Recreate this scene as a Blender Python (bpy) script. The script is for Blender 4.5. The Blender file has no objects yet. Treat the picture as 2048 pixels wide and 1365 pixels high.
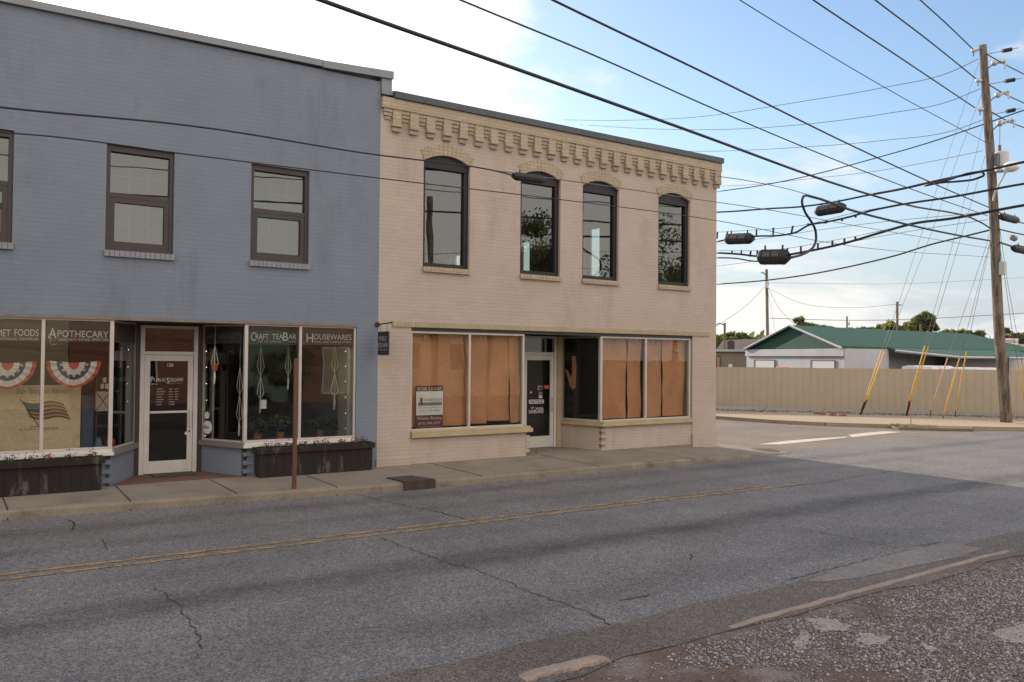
import bpy, math, random
import numpy as np
from mathutils import Matrix, Vector
rnd = random.Random(7)
rng = np.random.default_rng(7)
S = bpy.context.scene
COL = S.collection
rad = math.radians

# ------------------------------------------------------------------ camera
CX, CY, FPX = 1024.0, 682.5, 1653.18
YAW, PITCH, ROLL = 0.590256, 0.0208424, -0.0082169
CAM = np.array([-6.755, -14.75, 2.27])
_cy, _sy, _cp, _sp, _cr, _sr = math.cos(YAW), math.sin(YAW), math.cos(PITCH), math.sin(PITCH), math.cos(ROLL), math.sin(ROLL)
_f0 = np.array([_sy, _cy, 0]); _r0 = np.array([_cy, -_sy, 0]); _u0 = np.array([0, 0, 1.0])
CW = _f0*_cp + _u0*_sp; _u1 = -_f0*_sp + _u0*_cp
CR = _r0*_cr - _u1*_sr; CU = _u1*_cr + _r0*_sr
cam = bpy.data.cameras.new("camera"); camo = bpy.data.objects.new("camera", cam); COL.objects.link(camo)
camo.matrix_world = Matrix(((CR[0], CU[0], -CW[0], CAM[0]), (CR[1], CU[1], -CW[1], CAM[1]), (CR[2], CU[2], -CW[2], CAM[2]), (0, 0, 0, 1)))
cam.sensor_width = 36; cam.lens = FPX/2048*36; cam.clip_end = 3000; cam.clip_start = 0.05
S.camera = camo
def ray(x, y): return CW + CR*(x-CX)/FPX - CU*(y-CY)/FPX
def G(x, y, z=0.0): d = ray(x, y); return CAM + d*((z-CAM[2])/d[2])      # on a horizontal plane
def F(x, y, Y=0.0): d = ray(x, y); return CAM + d*((Y-CAM[1])/d[1])      # on a plane parallel to the facade
def GX(x, y, X): d = ray(x, y); return CAM + d*((X-CAM[0])/d[0])
def D(x, y, t): return CAM + ray(x, y)*t                                  # at a distance
def depth(p): return float((np.array(p)-CAM) @ CW)
def P2(x, y, p0, p1):                                                     # on the vertical plane through two plan points
    n = np.array([-(p1[1]-p0[1]), p1[0]-p0[0], 0.0]); d = ray(x, y)
    return CAM + d*((np.array([p0[0], p0[1], 0])-CAM) @ n/(d @ n))

# ------------------------------------------------------------------ sky, sun, exposure
BACK_FILL = 4.2  # extra radiance of the added fill cloud behind the camera
SUN_AZ, SUN_EL = rad(0.5), rad(20.5)     # azimuth from +Y towards +X
w = bpy.data.worlds.new("World"); S.world = w; w.use_nodes = True
nt = w.node_tree; nt.nodes.clear()
def N(nt, t, **k):
    n = nt.nodes.new(t)
    for a, b in k.items(): setattr(n, a, b)
    return n
out = N(nt, 'ShaderNodeOutputWorld'); bg = N(nt, 'ShaderNodeBackground'); sky = N(nt, 'ShaderNodeTexSky')
sky.sky_type = 'NISHITA'; sky.sun_disc = False; sky.sun_elevation = SUN_EL; sky.sun_rotation = SUN_AZ
sky.altitude = 200; sky.air_density = 1.15; sky.dust_density = 1.2; sky.ozone_density = 1.6
bg.inputs['Strength'].default_value = 0.15
tc = N(nt, 'ShaderNodeTexCoord')
sunv = (math.sin(SUN_AZ)*math.cos(SUN_EL), math.cos(SUN_AZ)*math.cos(SUN_EL), math.sin(SUN_EL))
dot = N(nt, 'ShaderNodeVectorMath', operation='DOT_PRODUCT'); dot.inputs[1].default_value = sunv
nrm = N(nt, 'ShaderNodeVectorMath', operation='NORMALIZE')
nt.links.new(tc.outputs['Generated'], nrm.inputs[0]); nt.links.new(nrm.outputs[0], dot.inputs[0])
mp = N(nt, 'ShaderNodeMapping'); mp.inputs['Scale'].default_value = (1.0, 1.0, 3.2); mp.inputs['Location'].default_value = (0.35, 0.1, 0.2)
nt.links.new(nrm.outputs[0], mp.inputs['Vector'])
nz = N(nt, 'ShaderNodeTexNoise'); nz.inputs['Scale'].default_value = 3.4; nz.inputs['Detail'].default_value = 12; nz.inputs['Roughness'].default_value = 0.62; nz.inputs['Distortion'].default_value = 0.3
nt.links.new(mp.outputs[0], nz.inputs['Vector'])
# thick cloud near the sun, wisps elsewhere, low bank at the horizon
r1 = N(nt, 'ShaderNodeMapRange', interpolation_type='SMOOTHSTEP'); r1.inputs['From Min'].default_value = 0.80; r1.inputs['From Max'].default_value = 0.90; r1.inputs['To Max'].default_value = 0.215
nt.links.new(dot.outputs['Value'], r1.inputs['Value'])
sep = N(nt, 'ShaderNodeSeparateXYZ'); nt.links.new(nrm.outputs[0], sep.inputs[0])
r2 = N(nt, 'ShaderNodeMapRange', interpolation_type='SMOOTHSTEP'); r2.inputs['From Min'].default_value = 0.20; r2.inputs['From Max'].default_value = 0.0; r2.inputs['To Max'].default_value = 0.22
nt.links.new(sep.outputs['Z'], r2.inputs['Value'])
a1 = N(nt, 'ShaderNodeMath', operation='ADD'); a2 = N(nt, 'ShaderNodeMath', operation='ADD')
nt.links.new(nz.outputs['Fac'], a1.inputs[0]); nt.links.new(r1.outputs[0], a1.inputs[1])
nt.links.new(a1.outputs[0], a2.inputs[0]); nt.links.new(r2.outputs[0], a2.inputs[1])
r3 = N(nt, 'ShaderNodeMapRange', interpolation_type='SMOOTHSTEP'); r3.inputs['From Min'].default_value = 0.54; r3.inputs['From Max'].default_value = 0.74; r3.inputs['To Max'].default_value = 0.92
pw = N(nt, 'ShaderNodeMath', operation='POWER'); pw.inputs[1].default_value = 14
mx0 = N(nt, 'ShaderNodeMath', operation='MAXIMUM'); mx0.inputs[1].default_value = 0.0
nt.links.new(dot.outputs['Value'], mx0.inputs[0]); nt.links.new(mx0.outputs[0], pw.inputs[0])
ma = N(nt, 'ShaderNodeMath', operation='MULTIPLY_ADD'); ma.inputs[1].default_value = 9.0; ma.inputs[2].default_value = 5.6
nt.links.new(pw.outputs[0], ma.inputs[0])
cc = N(nt, 'ShaderNodeVectorMath', operation='SCALE'); cc.inputs[0].default_value = (1.0, 0.97, 0.93)
nt.links.new(ma.outputs[0], cc.inputs['Scale'])
# unseen bright cloud deck added opposite the sun to lift the shaded fronts
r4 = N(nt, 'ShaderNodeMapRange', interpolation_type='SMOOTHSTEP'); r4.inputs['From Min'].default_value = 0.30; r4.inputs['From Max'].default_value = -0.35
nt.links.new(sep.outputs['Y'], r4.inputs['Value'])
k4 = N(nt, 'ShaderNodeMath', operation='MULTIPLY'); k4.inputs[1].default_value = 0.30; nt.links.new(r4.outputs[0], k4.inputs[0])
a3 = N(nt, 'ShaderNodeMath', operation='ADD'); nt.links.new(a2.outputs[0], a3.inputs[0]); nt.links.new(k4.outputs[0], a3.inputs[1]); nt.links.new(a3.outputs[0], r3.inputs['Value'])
k5 = N(nt, 'ShaderNodeMath', operation='MULTIPLY_ADD'); k5.inputs[1].default_value = BACK_FILL; nt.links.new(r4.outputs[0], k5.inputs[0]); nt.links.new(ma.outputs[0], k5.inputs[2]); nt.links.new(k5.outputs[0], cc.inputs['Scale'])
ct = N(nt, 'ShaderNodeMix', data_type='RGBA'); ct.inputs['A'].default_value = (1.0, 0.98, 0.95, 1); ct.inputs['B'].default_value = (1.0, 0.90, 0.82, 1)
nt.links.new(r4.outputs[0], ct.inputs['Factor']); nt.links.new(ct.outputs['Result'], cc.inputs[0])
tint = N(nt, 'ShaderNodeVectorMath', operation='MULTIPLY'); tint.inputs[1].default_value = (0.96, 1.02, 1.10); nt.links.new(sky.outputs[0], tint.inputs[0])
hz = N(nt, 'ShaderNodeMapRange', interpolation_type='SMOOTHSTEP'); hz.inputs['From Min'].default_value = 0.30; hz.inputs['From Max'].default_value = 0.0; hz.inputs['To Max'].default_value = 0.90
nt.links.new(sep.outputs['Z'], hz.inputs['Value'])
hm = N(nt, 'ShaderNodeMix', data_type='RGBA'); hm.inputs['B'].default_value = (3.25, 3.6, 4.0, 1)
nt.links.new(hz.outputs[0], hm.inputs['Factor']); nt.links.new(tint.outputs[0], hm.inputs['A'])
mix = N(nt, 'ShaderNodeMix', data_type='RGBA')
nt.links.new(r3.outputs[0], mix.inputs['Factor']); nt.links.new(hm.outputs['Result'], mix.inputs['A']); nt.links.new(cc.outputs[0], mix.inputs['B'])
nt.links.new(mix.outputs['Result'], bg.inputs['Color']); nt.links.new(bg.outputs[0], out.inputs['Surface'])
sun = bpy.data.lights.new("sun", 'SUN'); sun.energy = 4.8; sun.angle = rad(0.5); sun.color = (1.0, 0.86, 0.68)
suno = bpy.data.objects.new("sun", sun); COL.objects.link(suno)
suno.rotation_euler = Vector(sunv).to_track_quat('Z', 'Y').to_euler(); suno.location = (0, 20, 30)
S.view_settings.view_transform = 'Standard'; S.view_settings.look = 'None'; S.view_settings.gamma = 1; S.view_settings.use_curve_mapping = False
S.view_settings.exposure = 0.3
S.render.engine = 'CYCLES'; S.cycles.max_bounces = 8; S.cycles.transparent_max_bounces = 16; S.cycles.caustics_reflective = False; S.cycles.caustics_refractive = False
S.cycles.use_denoising = True

# ------------------------------------------------------------------ materials
MATS = {}
def lin(r, g, b): return tuple(((c/255)/12.92 if c/255 <= .04045 else ((c/255+.055)/1.055)**2.4) for c in (r, g, b)) + (1,)
def mat(name, col, rough=0.8, var=0.12, vs=1.5, bump=0.0, bs=30.0, metal=0.0, col2=None, c2s=2.0, c2lo=0.5, c2hi=0.7, spec=0.5, fine=0.0, fs=60.0, stretch=(1, 1, 1)):
    if name in MATS: return MATS[name]
    m = bpy.data.materials.new(name); m.use_nodes = True; t = m.node_tree; b = t.nodes['Principled BSDF']
    b.inputs['Roughness'].default_value = rough; b.inputs['Metallic'].default_value = metal; b.inputs['Specular IOR Level'].default_value = spec
    tcn = N(t, 'ShaderNodeTexCoord'); mpn = N(t, 'ShaderNodeMapping'); mpn.inputs['Scale'].default_value = stretch
    t.links.new(tcn.outputs['Object'], mpn.inputs['Vector']); V = mpn.outputs[0]
    c = tuple(col)[:3] + (1,)
    def noise(s, d=5, r=.6):
        n = N(t, 'ShaderNodeTexNoise'); n.inputs['Scale'].default_value = s; n.inputs['Detail'].default_value = d; n.inputs['Roughness'].default_value = r
        t.links.new(V, n.inputs['Vector']); return n
    base = N(t, 'ShaderNodeRGB'); base.outputs[0].default_value = c; cur = base.outputs[0]
    if col2 is not None:
        n = noise(c2s, 7, .65); r = N(t, 'ShaderNodeMapRange', interpolation_type='SMOOTHSTEP'); r.inputs['From Min'].default_value = c2lo; r.inputs['From Max'].default_value = c2hi
        t.links.new(n.outputs['Fac'], r.inputs['Value']); mxx = N(t, 'ShaderNodeMix', data_type='RGBA')
        t.links.new(r.outputs[0], mxx.inputs['Factor']); t.links.new(cur, mxx.inputs['A']); mxx.inputs['B'].default_value = tuple(col2)[:3] + (1,); cur = mxx.outputs['Result']
    def vary(cur, s, amt, d=5):
        n = noise(s, d, .65); r = N(t, 'ShaderNodeMapRange'); r.inputs['From Min'].default_value = .3; r.inputs['From Max'].default_value = .7
        r.inputs['To Min'].default_value = 1-amt; r.inputs['To Max'].default_value = 1+amt
        t.links.new(n.outputs['Fac'], r.inputs['Value']); sc = N(t, 'ShaderNodeVectorMath', operation='SCALE')
        t.links.new(cur, sc.inputs[0]); t.links.new(r.outputs[0], sc.inputs['Scale']); return sc.outputs[0]
    if var: cur = vary(cur, vs, var)
    if fine: cur = vary(cur, fs, fine, 2)
    t.links.new(cur, b.inputs['Base Color'])
    if bump:
        n = noise(bs, 4, .6); bm = N(t, 'ShaderNodeBump'); bm.inputs['Strength'].default_value = bump; bm.inputs['Distance'].default_value = .02
        t.links.new(n.outputs['Fac'], bm.inputs['Height']); t.links.new(bm.outputs[0], b.inputs['Normal'])
    MATS[name] = m; return m
def brickmat(name, col, mortar=0.82, bw=.215, bh=.075, soldier=False, bump=.6, var=.07, col2=None, c2=(0.55, 0.75), rough=.75, mcol=None, stain=0.0, course=.22):
    if name in MATS: return MATS[name]
    m = bpy.data.materials.new(name); m.use_nodes = True; t = m.node_tree; b = t.nodes['Principled BSDF']; b.inputs['Roughness'].default_value = rough; b.inputs['Specular IOR Level'].default_value = .3
    tcn = N(t, 'ShaderNodeTexCoord'); sp = N(t, 'ShaderNodeSeparateXYZ'); t.links.new(tcn.outputs['Object'], sp.inputs[0])
    ad = N(t, 'ShaderNodeMath', operation='ADD'); t.links.new(sp.outputs['X'], ad.inputs[0]); t.links.new(sp.outputs['Y'], ad.inputs[1])
    wob = N(t, 'ShaderNodeTexNoise'); wob.inputs['Scale'].default_value = 1.1; t.links.new(tcn.outputs['Object'], wob.inputs['Vector'])
    wz = N(t, 'ShaderNodeMath', operation='MULTIPLY_ADD'); wz.inputs[1].default_value = .05; t.links.new(wob.outputs['Fac'], wz.inputs[0]); t.links.new(sp.outputs['Z'], wz.inputs[2])
    cb = N(t, 'ShaderNodeCombineXYZ'); t.links.new(ad.outputs[0], cb.inputs['X']); t.links.new(wz.outputs[0], cb.inputs['Y'])
    br = N(t, 'ShaderNodeTexBrick'); br.inputs['Scale'].default_value = 1.0; br.inputs['Brick Width'].default_value = bw; br.inputs['Row Height'].default_value = bh
    br.inputs['Mortar Size'].default_value = .006; br.inputs['Mortar Smooth'].default_value = .4; t.links.new(cb.outputs[0], br.inputs['Vector'])
    c = np.array(col[:3]); mc = np.array(mcol[:3]) if mcol else c*mortar
    br.inputs['Color1'].default_value = tuple(c*(1+var)) + (1,); br.inputs['Color2'].default_value = tuple(c*(1-var)) + (1,); br.inputs['Mortar'].default_value = tuple(mc) + (1,)
    cur = br.outputs['Color']
    dv = N(t, 'ShaderNodeMath', operation='DIVIDE'); dv.inputs[1].default_value = bh; t.links.new(wz.outputs[0], dv.inputs[0])
    fr_ = N(t, 'ShaderNodeMath', operation='FRACT'); t.links.new(dv.outputs[0], fr_.inputs[0])
    h1 = N(t, 'ShaderNodeMath', operation='SUBTRACT'); h1.inputs[1].default_value = .5; t.links.new(fr_.outputs[0], h1.inputs[0]); h2 = N(t, 'ShaderNodeMath', operation='ABSOLUTE'); t.links.new(h1.outputs[0], h2.inputs[0])
    hn = N(t, 'ShaderNodeTexNoise'); hn.inputs['Scale'].default_value = 2.2; hn.inputs['Detail'].default_value = 5; t.links.new(tcn.outputs['Object'], hn.inputs['Vector'])
    hr = N(t, 'ShaderNodeMapRange'); hr.inputs['From Min'].default_value = .36; hr.inputs['From Max'].default_value = .5; hr.inputs['To Max'].default_value = 1; t.links.new(h2.outputs[0], hr.inputs['Value'])
    hs = N(t, 'ShaderNodeMapRange'); hs.inputs['From Min'].default_value = .3; hs.inputs['From Max'].default_value = .7; hs.inputs['To Min'].default_value = 0.02; hs.inputs['To Max'].default_value = course; t.links.new(hn.outputs['Fac'], hs.inputs['Value'])
    hm_ = N(t, 'ShaderNodeMath', operation='MULTIPLY'); t.links.new(hr.outputs[0], hm_.inputs[0]); t.links.new(hs.outputs[0], hm_.inputs[1])
    ho = N(t, 'ShaderNodeMath', operation='SUBTRACT'); ho.inputs[0].default_value = 1.0; t.links.new(hm_.outputs[0], ho.inputs[1])
    hc = N(t, 'ShaderNodeVectorMath', operation='SCALE'); t.links.new(cur, hc.inputs[0]); t.links.new(ho.outputs[0], hc.inputs['Scale']); cur = hc.outputs[0]
    def nz_(s, d): 
        n = N(t, 'ShaderNodeTexNoise'); n.inputs['Scale'].default_value = s; n.inputs['Detail'].default_value = d; n.inputs['Roughness'].default_value = .65; t.links.new(tcn.outputs['Object'], n.inputs['Vector']); return n
    if col2 is not None:
        n = nz_(3.0, 8); r = N(t, 'ShaderNodeMapRange', interpolation_type='SMOOTHSTEP'); r.inputs['From Min'].default_value = c2[0]; r.inputs['From Max'].default_value = c2[1]; t.links.new(n.outputs['Fac'], r.inputs['Value'])
        mxx = N(t, 'ShaderNodeMix', data_type='RGBA'); t.links.new(r.outputs[0], mxx.inputs['Factor']); t.links.new(cur, mxx.inputs['A']); mxx.inputs['B'].default_value = tuple(col2)[:3] + (1,); cur = mxx.outputs['Result']
    n = nz_(.7, 6); r = N(t, 'ShaderNodeMapRange'); r.inputs['From Min'].default_value = .3; r.inputs['From Max'].default_value = .7; r.inputs['To Min'].default_value = .93; r.inputs['To Max'].default_value = 1.07
    t.links.new(n.outputs['Fac'], r.inputs['Value']); sc = N(t, 'ShaderNodeVectorMath', operation='SCALE'); t.links.new(cur, sc.inputs[0]); t.links.new(r.outputs[0], sc.inputs['Scale'])
    res = sc.outputs[0]
    if stain:
        for sc_, st, lo, hi, am in ((1.0, (1, 1, .22), .50, .72, stain), (5.0, (1, 1, .5), .60, .75, stain*.8), (1.3, (.6, .6, 1.5), .55, .75, -stain*.35)):
            mm = N(t, 'ShaderNodeMapping'); mm.inputs['Scale'].default_value = st; mm.inputs['Location'].default_value = (sc_, 3, 7); t.links.new(tcn.outputs['Object'], mm.inputs[0])
            q_ = N(t, 'ShaderNodeTexNoise'); q_.inputs['Scale'].default_value = sc_; q_.inputs['Detail'].default_value = 8; q_.inputs['Roughness'].default_value = .7; t.links.new(mm.outputs[0], q_.inputs['Vector'])
            r_ = N(t, 'ShaderNodeMapRange', interpolation_type='SMOOTHSTEP'); r_.inputs['From Min'].default_value = lo; r_.inputs['From Max'].default_value = hi; r_.inputs['To Min'].default_value = 1.0; r_.inputs['To Max'].default_value = 1-am; t.links.new(q_.outputs['Fac'], r_.inputs['Value'])
            s2_ = N(t, 'ShaderNodeVectorMath', operation='SCALE'); t.links.new(res, s2_.inputs[0]); t.links.new(r_.outputs[0], s2_.inputs['Scale']); res = s2_.outputs[0]
    t.links.new(res, b.inputs['Base Color'])
    n2 = nz_(26, 4); inv = N(t, 'ShaderNodeMath', operation='MULTIPLY_ADD'); inv.inputs[1].default_value = -1.0; t.links.new(br.outputs['Fac'], inv.inputs[0]); t.links.new(n2.outputs['Fac'], inv.inputs[2])
    bm = N(t, 'ShaderNodeBump'); bm.inputs['Strength'].default_value = bump; bm.inputs['Distance'].default_value = .008; t.links.new(inv.outputs[0], bm.inputs['Height']); t.links.new(bm.outputs[0], b.inputs['Normal'])
    MATS[name] = m; return m
def glassmat(name, tint=(.86, .9, .88), f0=.07, rough=0.0, wave=.0):
    m = bpy.data.materials.new(name); m.use_nodes = True; t = m.node_tree; t.nodes.clear()
    o = N(t, 'ShaderNodeOutputMaterial'); tr = N(t, 'ShaderNodeBsdfTransparent'); tr.inputs[0].default_value = tint + (1,)
    gl = N(t, 'ShaderNodeBsdfGlossy'); gl.inputs['Roughness'].default_value = rough
    g = N(t, 'ShaderNodeNewGeometry'); dp = N(t, 'ShaderNodeVectorMath', operation='DOT_PRODUCT'); t.links.new(g.outputs['Normal'], dp.inputs[0]); t.links.new(g.outputs['Incoming'], dp.inputs[1])
    ab = N(t, 'ShaderNodeMath', operation='ABSOLUTE'); t.links.new(dp.outputs['Value'], ab.inputs[0])
    su = N(t, 'ShaderNodeMath', operation='SUBTRACT'); su.inputs[0].default_value = 1.0; t.links.new(ab.outputs[0], su.inputs[1])
    po = N(t, 'ShaderNodeMath', operation='POWER'); po.inputs[1].default_value = 5; t.links.new(su.outputs[0], po.inputs[0])
    ml = N(t, 'ShaderNodeMath', operation='MULTIPLY_ADD'); ml.inputs[1].default_value = 1-f0; ml.inputs[2].default_value = f0; t.links.new(po.outputs[0], ml.inputs[0])
    if wave:
        tcn = N(t, 'ShaderNodeTexCoord'); n = N(t, 'ShaderNodeTexNoise'); n.inputs['Scale'].default_value = 1.6; n.inputs['Detail'].default_value = 1; t.links.new(tcn.outputs['Object'], n.inputs['Vector'])
        bm = N(t, 'ShaderNodeBump'); bm.inputs['Strength'].default_value = wave; bm.inputs['Distance'].default_value = .02; t.links.new(n.outputs['Fac'], bm.inputs['Height']); t.links.new(bm.outputs[0], gl.inputs['Normal'])
    mx = N(t, 'ShaderNodeMixShader'); t.links.new(ml.outputs[0], mx.inputs['Fac']); t.links.new(tr.outputs[0], mx.inputs[1]); t.links.new(gl.outputs[0], mx.inputs[2]); t.links.new(mx.outputs[0], o.inputs['Surface'])
    MATS[name] = m; return m
def emit(name, col, s):
    m = bpy.data.materials.new(name); m.use_nodes = True; t = m.node_tree; b = t.nodes['Principled BSDF']
    b.inputs['Emission Color'].default_value = col + (1,); b.inputs['Emission Strength'].default_value = s; return m

def asphalt(name, base, tracks=True, spk=.55, warm=(1, 1, 1)):
    m = bpy.data.materials.new(name); m.use_nodes = True; t = m.node_tree; b = t.nodes['Principled BSDF']; b.inputs['Roughness'].default_value = .85; b.inputs['Specular IOR Level'].default_value = .35
    tcn = N(t, 'ShaderNodeTexCoord'); O = tcn.outputs['Object']
    def noise(s, d=4, r=.6, st=None):
        n = N(t, 'ShaderNodeTexNoise'); n.inputs['Scale'].default_value = s; n.inputs['Detail'].default_value = d; n.inputs['Roughness'].default_value = r
        if st:
            mm = N(t, 'ShaderNodeMapping'); mm.inputs['Scale'].default_value = st; t.links.new(O, mm.inputs[0]); t.links.new(mm.outputs[0], n.inputs['Vector'])
        else: t.links.new(O, n.inputs['Vector'])
        return n
    def mrange(src, a, bb, c, d, sm=False):
        r = N(t, 'ShaderNodeMapRange'); 
        if sm: r.interpolation_type = 'SMOOTHSTEP'
        r.inputs['From Min'].default_value = a; r.inputs['From Max'].default_value = bb; r.inputs['To Min'].default_value = c; r.inputs['To Max'].default_value = d
        t.links.new(src, r.inputs['Value']); return r.outputs[0]
    def mul(a, bb):
        x = N(t, 'ShaderNodeMath', operation='MULTIPLY'); t.links.new(a, x.inputs[0]); t.links.new(bb, x.inputs[1]); return x.outputs[0]
    vo = N(t, 'ShaderNodeTexVoronoi'); vo.inputs['Scale'].default_value = 75; t.links.new(O, vo.inputs['Vector'])
    sepc = N(t, 'ShaderNodeSeparateColor'); t.links.new(vo.outputs['Color'], sepc.inputs[0])
    f = mrange(sepc.outputs[0], 0, 1, 1-spk, 1+spk)
    fhi = mrange(sepc.outputs[1], .93, 1.0, 1.0, 1.7); f = mul(f, fhi)
    f = mul(f, mrange(noise(.45, 7, .65).outputs['Fac'], .3, .7, .78, 1.18)); f = mul(f, mrange(noise(1.1, 9, .75, (.25, 1.4, 1)).outputs['Fac'], .56, .70, 1.0, .80, True)); f = mul(f, mrange(noise(3.5, 5).outputs['Fac'], .3, .7, .93, 1.07))
    f = mul(f, mrange(noise(14, 4, .7).outputs['Fac'], .3, .7, .86, 1.14))
    if tracks:
        sp = N(t, 'ShaderNodeSeparateXYZ'); t.links.new(O, sp.inputs[0])
        wob = noise(.6, 5, .6, (.45, 1, 1)); yy = N(t, 'ShaderNodeMath', operation='MULTIPLY_ADD'); yy.inputs[1].default_value = .5; t.links.new(wob.outputs['Fac'], yy.inputs[0]); t.links.new(sp.outputs['Y'], yy.inputs[2])
        for y0, wd, amt in ((-6.47, .55, .46), (-2.35, .50, .66), (-3.5, .35, .78), (-8.3, .5, .82), (-5.3, .3, .9)):
            d1 = N(t, 'ShaderNodeMath', operation='SUBTRACT'); d1.inputs[1].default_value = y0; t.links.new(yy.outputs[0], d1.inputs[0])
            d2 = N(t, 'ShaderNodeMath', operation='ABSOLUTE'); t.links.new(d1.outputs[0], d2.inputs[0])
            band = mrange(d2.outputs[0], 0, wd, 1, 0, True); n = noise(1.7, 8, .7, (.5, 1, 1)); k = mul(band, mrange(n.outputs['Fac'], .3, .6, .25, 1.0))
            f = mul(f, mrange(k, 0, 1, 1, amt))
    cb = N(t, 'ShaderNodeVectorMath', operation='SCALE'); cb.inputs[0].default_value = tuple(base[i]*warm[i] for i in range(3)); t.links.new(f, cb.inputs['Scale'])
    t.links.new(cb.outputs[0], b.inputs['Base Color'])
    bm = N(t, 'ShaderNodeBump'); bm.inputs['Strength'].default_value = .5; bm.inputs['Distance'].default_value = .006; t.links.new(vo.outputs['Distance'], bm.inputs['Height']); t.links.new(bm.outputs[0], b.inputs['Normal'])
    MATS[name] = m; return m

M_pink = brickmat('painted_pink_brick', (.44, .372, .318), mortar=.95, var=.03, bump=.12, course=.20, stain=.20)
M_blue = brickmat('painted_blue_brick', (.178, .212, .262), mortar=.96, var=.025, bump=.10, course=.17, stain=.22)
M_blue2 = brickmat('painted_blue_brick_sill', (.20, .225, .28), mortar=.7, bw=.09, bh=.5, var=.05)
M_yel = mat('cream_trim_paint', (.40, .33, .20), .75, .12, 3, .25, 25, fine=.08, fs=30)
M_yelb = brickmat('cream_soldier_brick', (.38, .32, .21), mortar=.72, bw=.078, bh=5.0, var=.06)
M_cor = brickmat('cream_corbel_brick', (.40, .338, .245), mortar=.76, var=.07, bump=.25, course=.28)
M_cap = mat('dark_metal_coping', (.06, .07, .085), .45, .15, 2, metal=.3)
M_capb = mat('grey_metal_coping', (.20, .215, .24), .5, .1, 2, metal=.2)
M_blackf = mat('black_window_frame', (.010, .010, .013), .6, .2, 3)
M_brownf = mat('brown_window_frame', (.038, .031, .030), .5, .15, 3)
M_alu = mat('aluminium_frame', (.50, .47, .44), .42, .08, 4, metal=.25)
M_white = mat('worn_white_metal', (.60, .58, .55), .45, .07, 3, fine=.03, fs=20)
M_dark = mat('dark_trim', (.035, .03, .028), .6, .2, 4)
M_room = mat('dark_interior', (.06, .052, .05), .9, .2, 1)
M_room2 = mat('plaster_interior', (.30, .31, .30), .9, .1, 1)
M_glass = glassmat('shop_glass', (.88, .89, .87), .030, wave=.05)
M_glass2 = glassmat('upper_glass', (.72, .78, .76), .10, wave=.08)
M_glassb = glassmat('shop_glass_reflective', (.86, .88, .86), .048, wave=.05)
M_band = mat('dark_sign_vinyl', (.050, .036, .036), .45, .08, 2)
M_let = mat('white_lettering', (.62, .62, .62), .6, .03)
M_letdim = mat('faded_lettering', (.22, .21, .20), .6, .1, 8)
M_conc = mat('sidewalk_concrete', (.215, .185, .150), .9, .16, .8, .35, 60, col2=(.15, .125, .10), c2s=.9, c2lo=.48, c2hi=.72, fine=.14, fs=55)
M_kerb = mat('kerb_concrete', (.20, .172, .135), .9, .2, 1.5, .5, 40, col2=(.12, .10, .08), c2s=2.2, c2lo=.5, c2hi=.7, fine=.14, fs=45)
M_tan = mat('tan_concrete', (.34, .27, .19), .9, .12, .8, .3, 40, fine=.12, fs=40)
M_road = asphalt('main_asphalt', (.155, .150, .152), True, .55)
M_side = asphalt('side_asphalt', (.185, .155, .132), False, .25)
M_patch = asphalt('patch_asphalt', (.125, .108, .096), False, .5)
M_pale = asphalt('pale_patch', (.185, .17, .162), False, .22)
M_crack = mat('crack_dark', (.028, .024, .022), .95, .3, 9)
M_yline = mat('worn_yellow_paint', (.36, .225, .075), .85, .2, 3, col2=(.14, .115, .09), c2s=7, c2lo=.44, c2hi=.62, fine=.3, fs=60)
M_wline = mat('worn_white_paint', (.50, .46, .39), .85, .1, 3, col2=(.3, .27, .23), c2s=9, c2lo=.55, c2hi=.75, fine=.1, fs=40)
M_mud = mat('reddish_mud', (.125, .083, .062), .9, .22, 1.2, .8, 25, col2=(.19, .155, .14), c2s=3.0, c2lo=.45, c2hi=.62, fine=.35, fs=70)
M_grass = mat('field_grass', (.07, .09, .03), .95, .3, .3, fine=.3, fs=20)
M_iron = mat('rusty_iron_plate', (.05, .036, .03), .8, .35, 4, .5, 30)
M_rust = mat('rusty_steel', (.13, .055, .032), .7, .25, 5, .3, 40, col2=(.075, .045, .035), c2s=5)
M_wood = mat('blackened_planter_wood', (.013, .010, .009), .85, .3, 3, .5, 30, col2=(.10, .085, .07), c2s=2.4, c2lo=.54, c2hi=.70, fine=.3, fs=30, stretch=(3, 1, .8))
M_pole = mat('weathered_pole_wood', (.20, .15, .115), .9, .25, 1.2, .7, 18, col2=(.075, .065, .05), c2s=2.6, c2lo=.45, c2hi=.60, fine=.35, fs=14, stretch=(4, 4, .5))
M_wire = mat('black_cable', (.012, .014, .018), .6, .15, 4)
M_wiret = mat('grey_steel_strand', (.14, .13, .14), .5, .1, 4, metal=.4)
M_box = mat('black_plastic', (.013, .013, .015), .65, .15, 5, .15, 40)
M_fence = mat('tan_metal_fence', (.44, .37, .275), .6, .05, .7, fine=.02, fs=4)
M_paper = mat('brown_kraft_paper', (.58, .27, .14), .8, .15, 1.8, .6, 5, fine=.05, fs=12)
M_black = mat('black_plastic_sheet', (.012, .011, .011), .6, .2, 3)
M_maroon = mat('maroon_print', (.16, .035, .035), .5, .05)
M_sign = mat('white_sign_board', (.80, .81, .80), .5, .03)
M_red = mat('red_cloth', (.50, .075, .05), .8, .1, 9)
M_wcl = mat('white_cloth', (.66, .62, .60), .8, .07, 9)
M_navy = mat('navy_cloth', (.035, .045, .10), .8, .1, 9)
M_post = mat('aged_canvas', (.78, .60, .40), .85, .15, 3, col2=(.55, .38, .24), c2s=3, c2lo=.5, c2hi=.75, fine=.1, fs=20)
M_cord = mat('cotton_cord', (.62, .60, .55), .9, .1, 20)
M_terra = mat('terracotta', (.30, .10, .055), .8, .15, 9)
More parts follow.
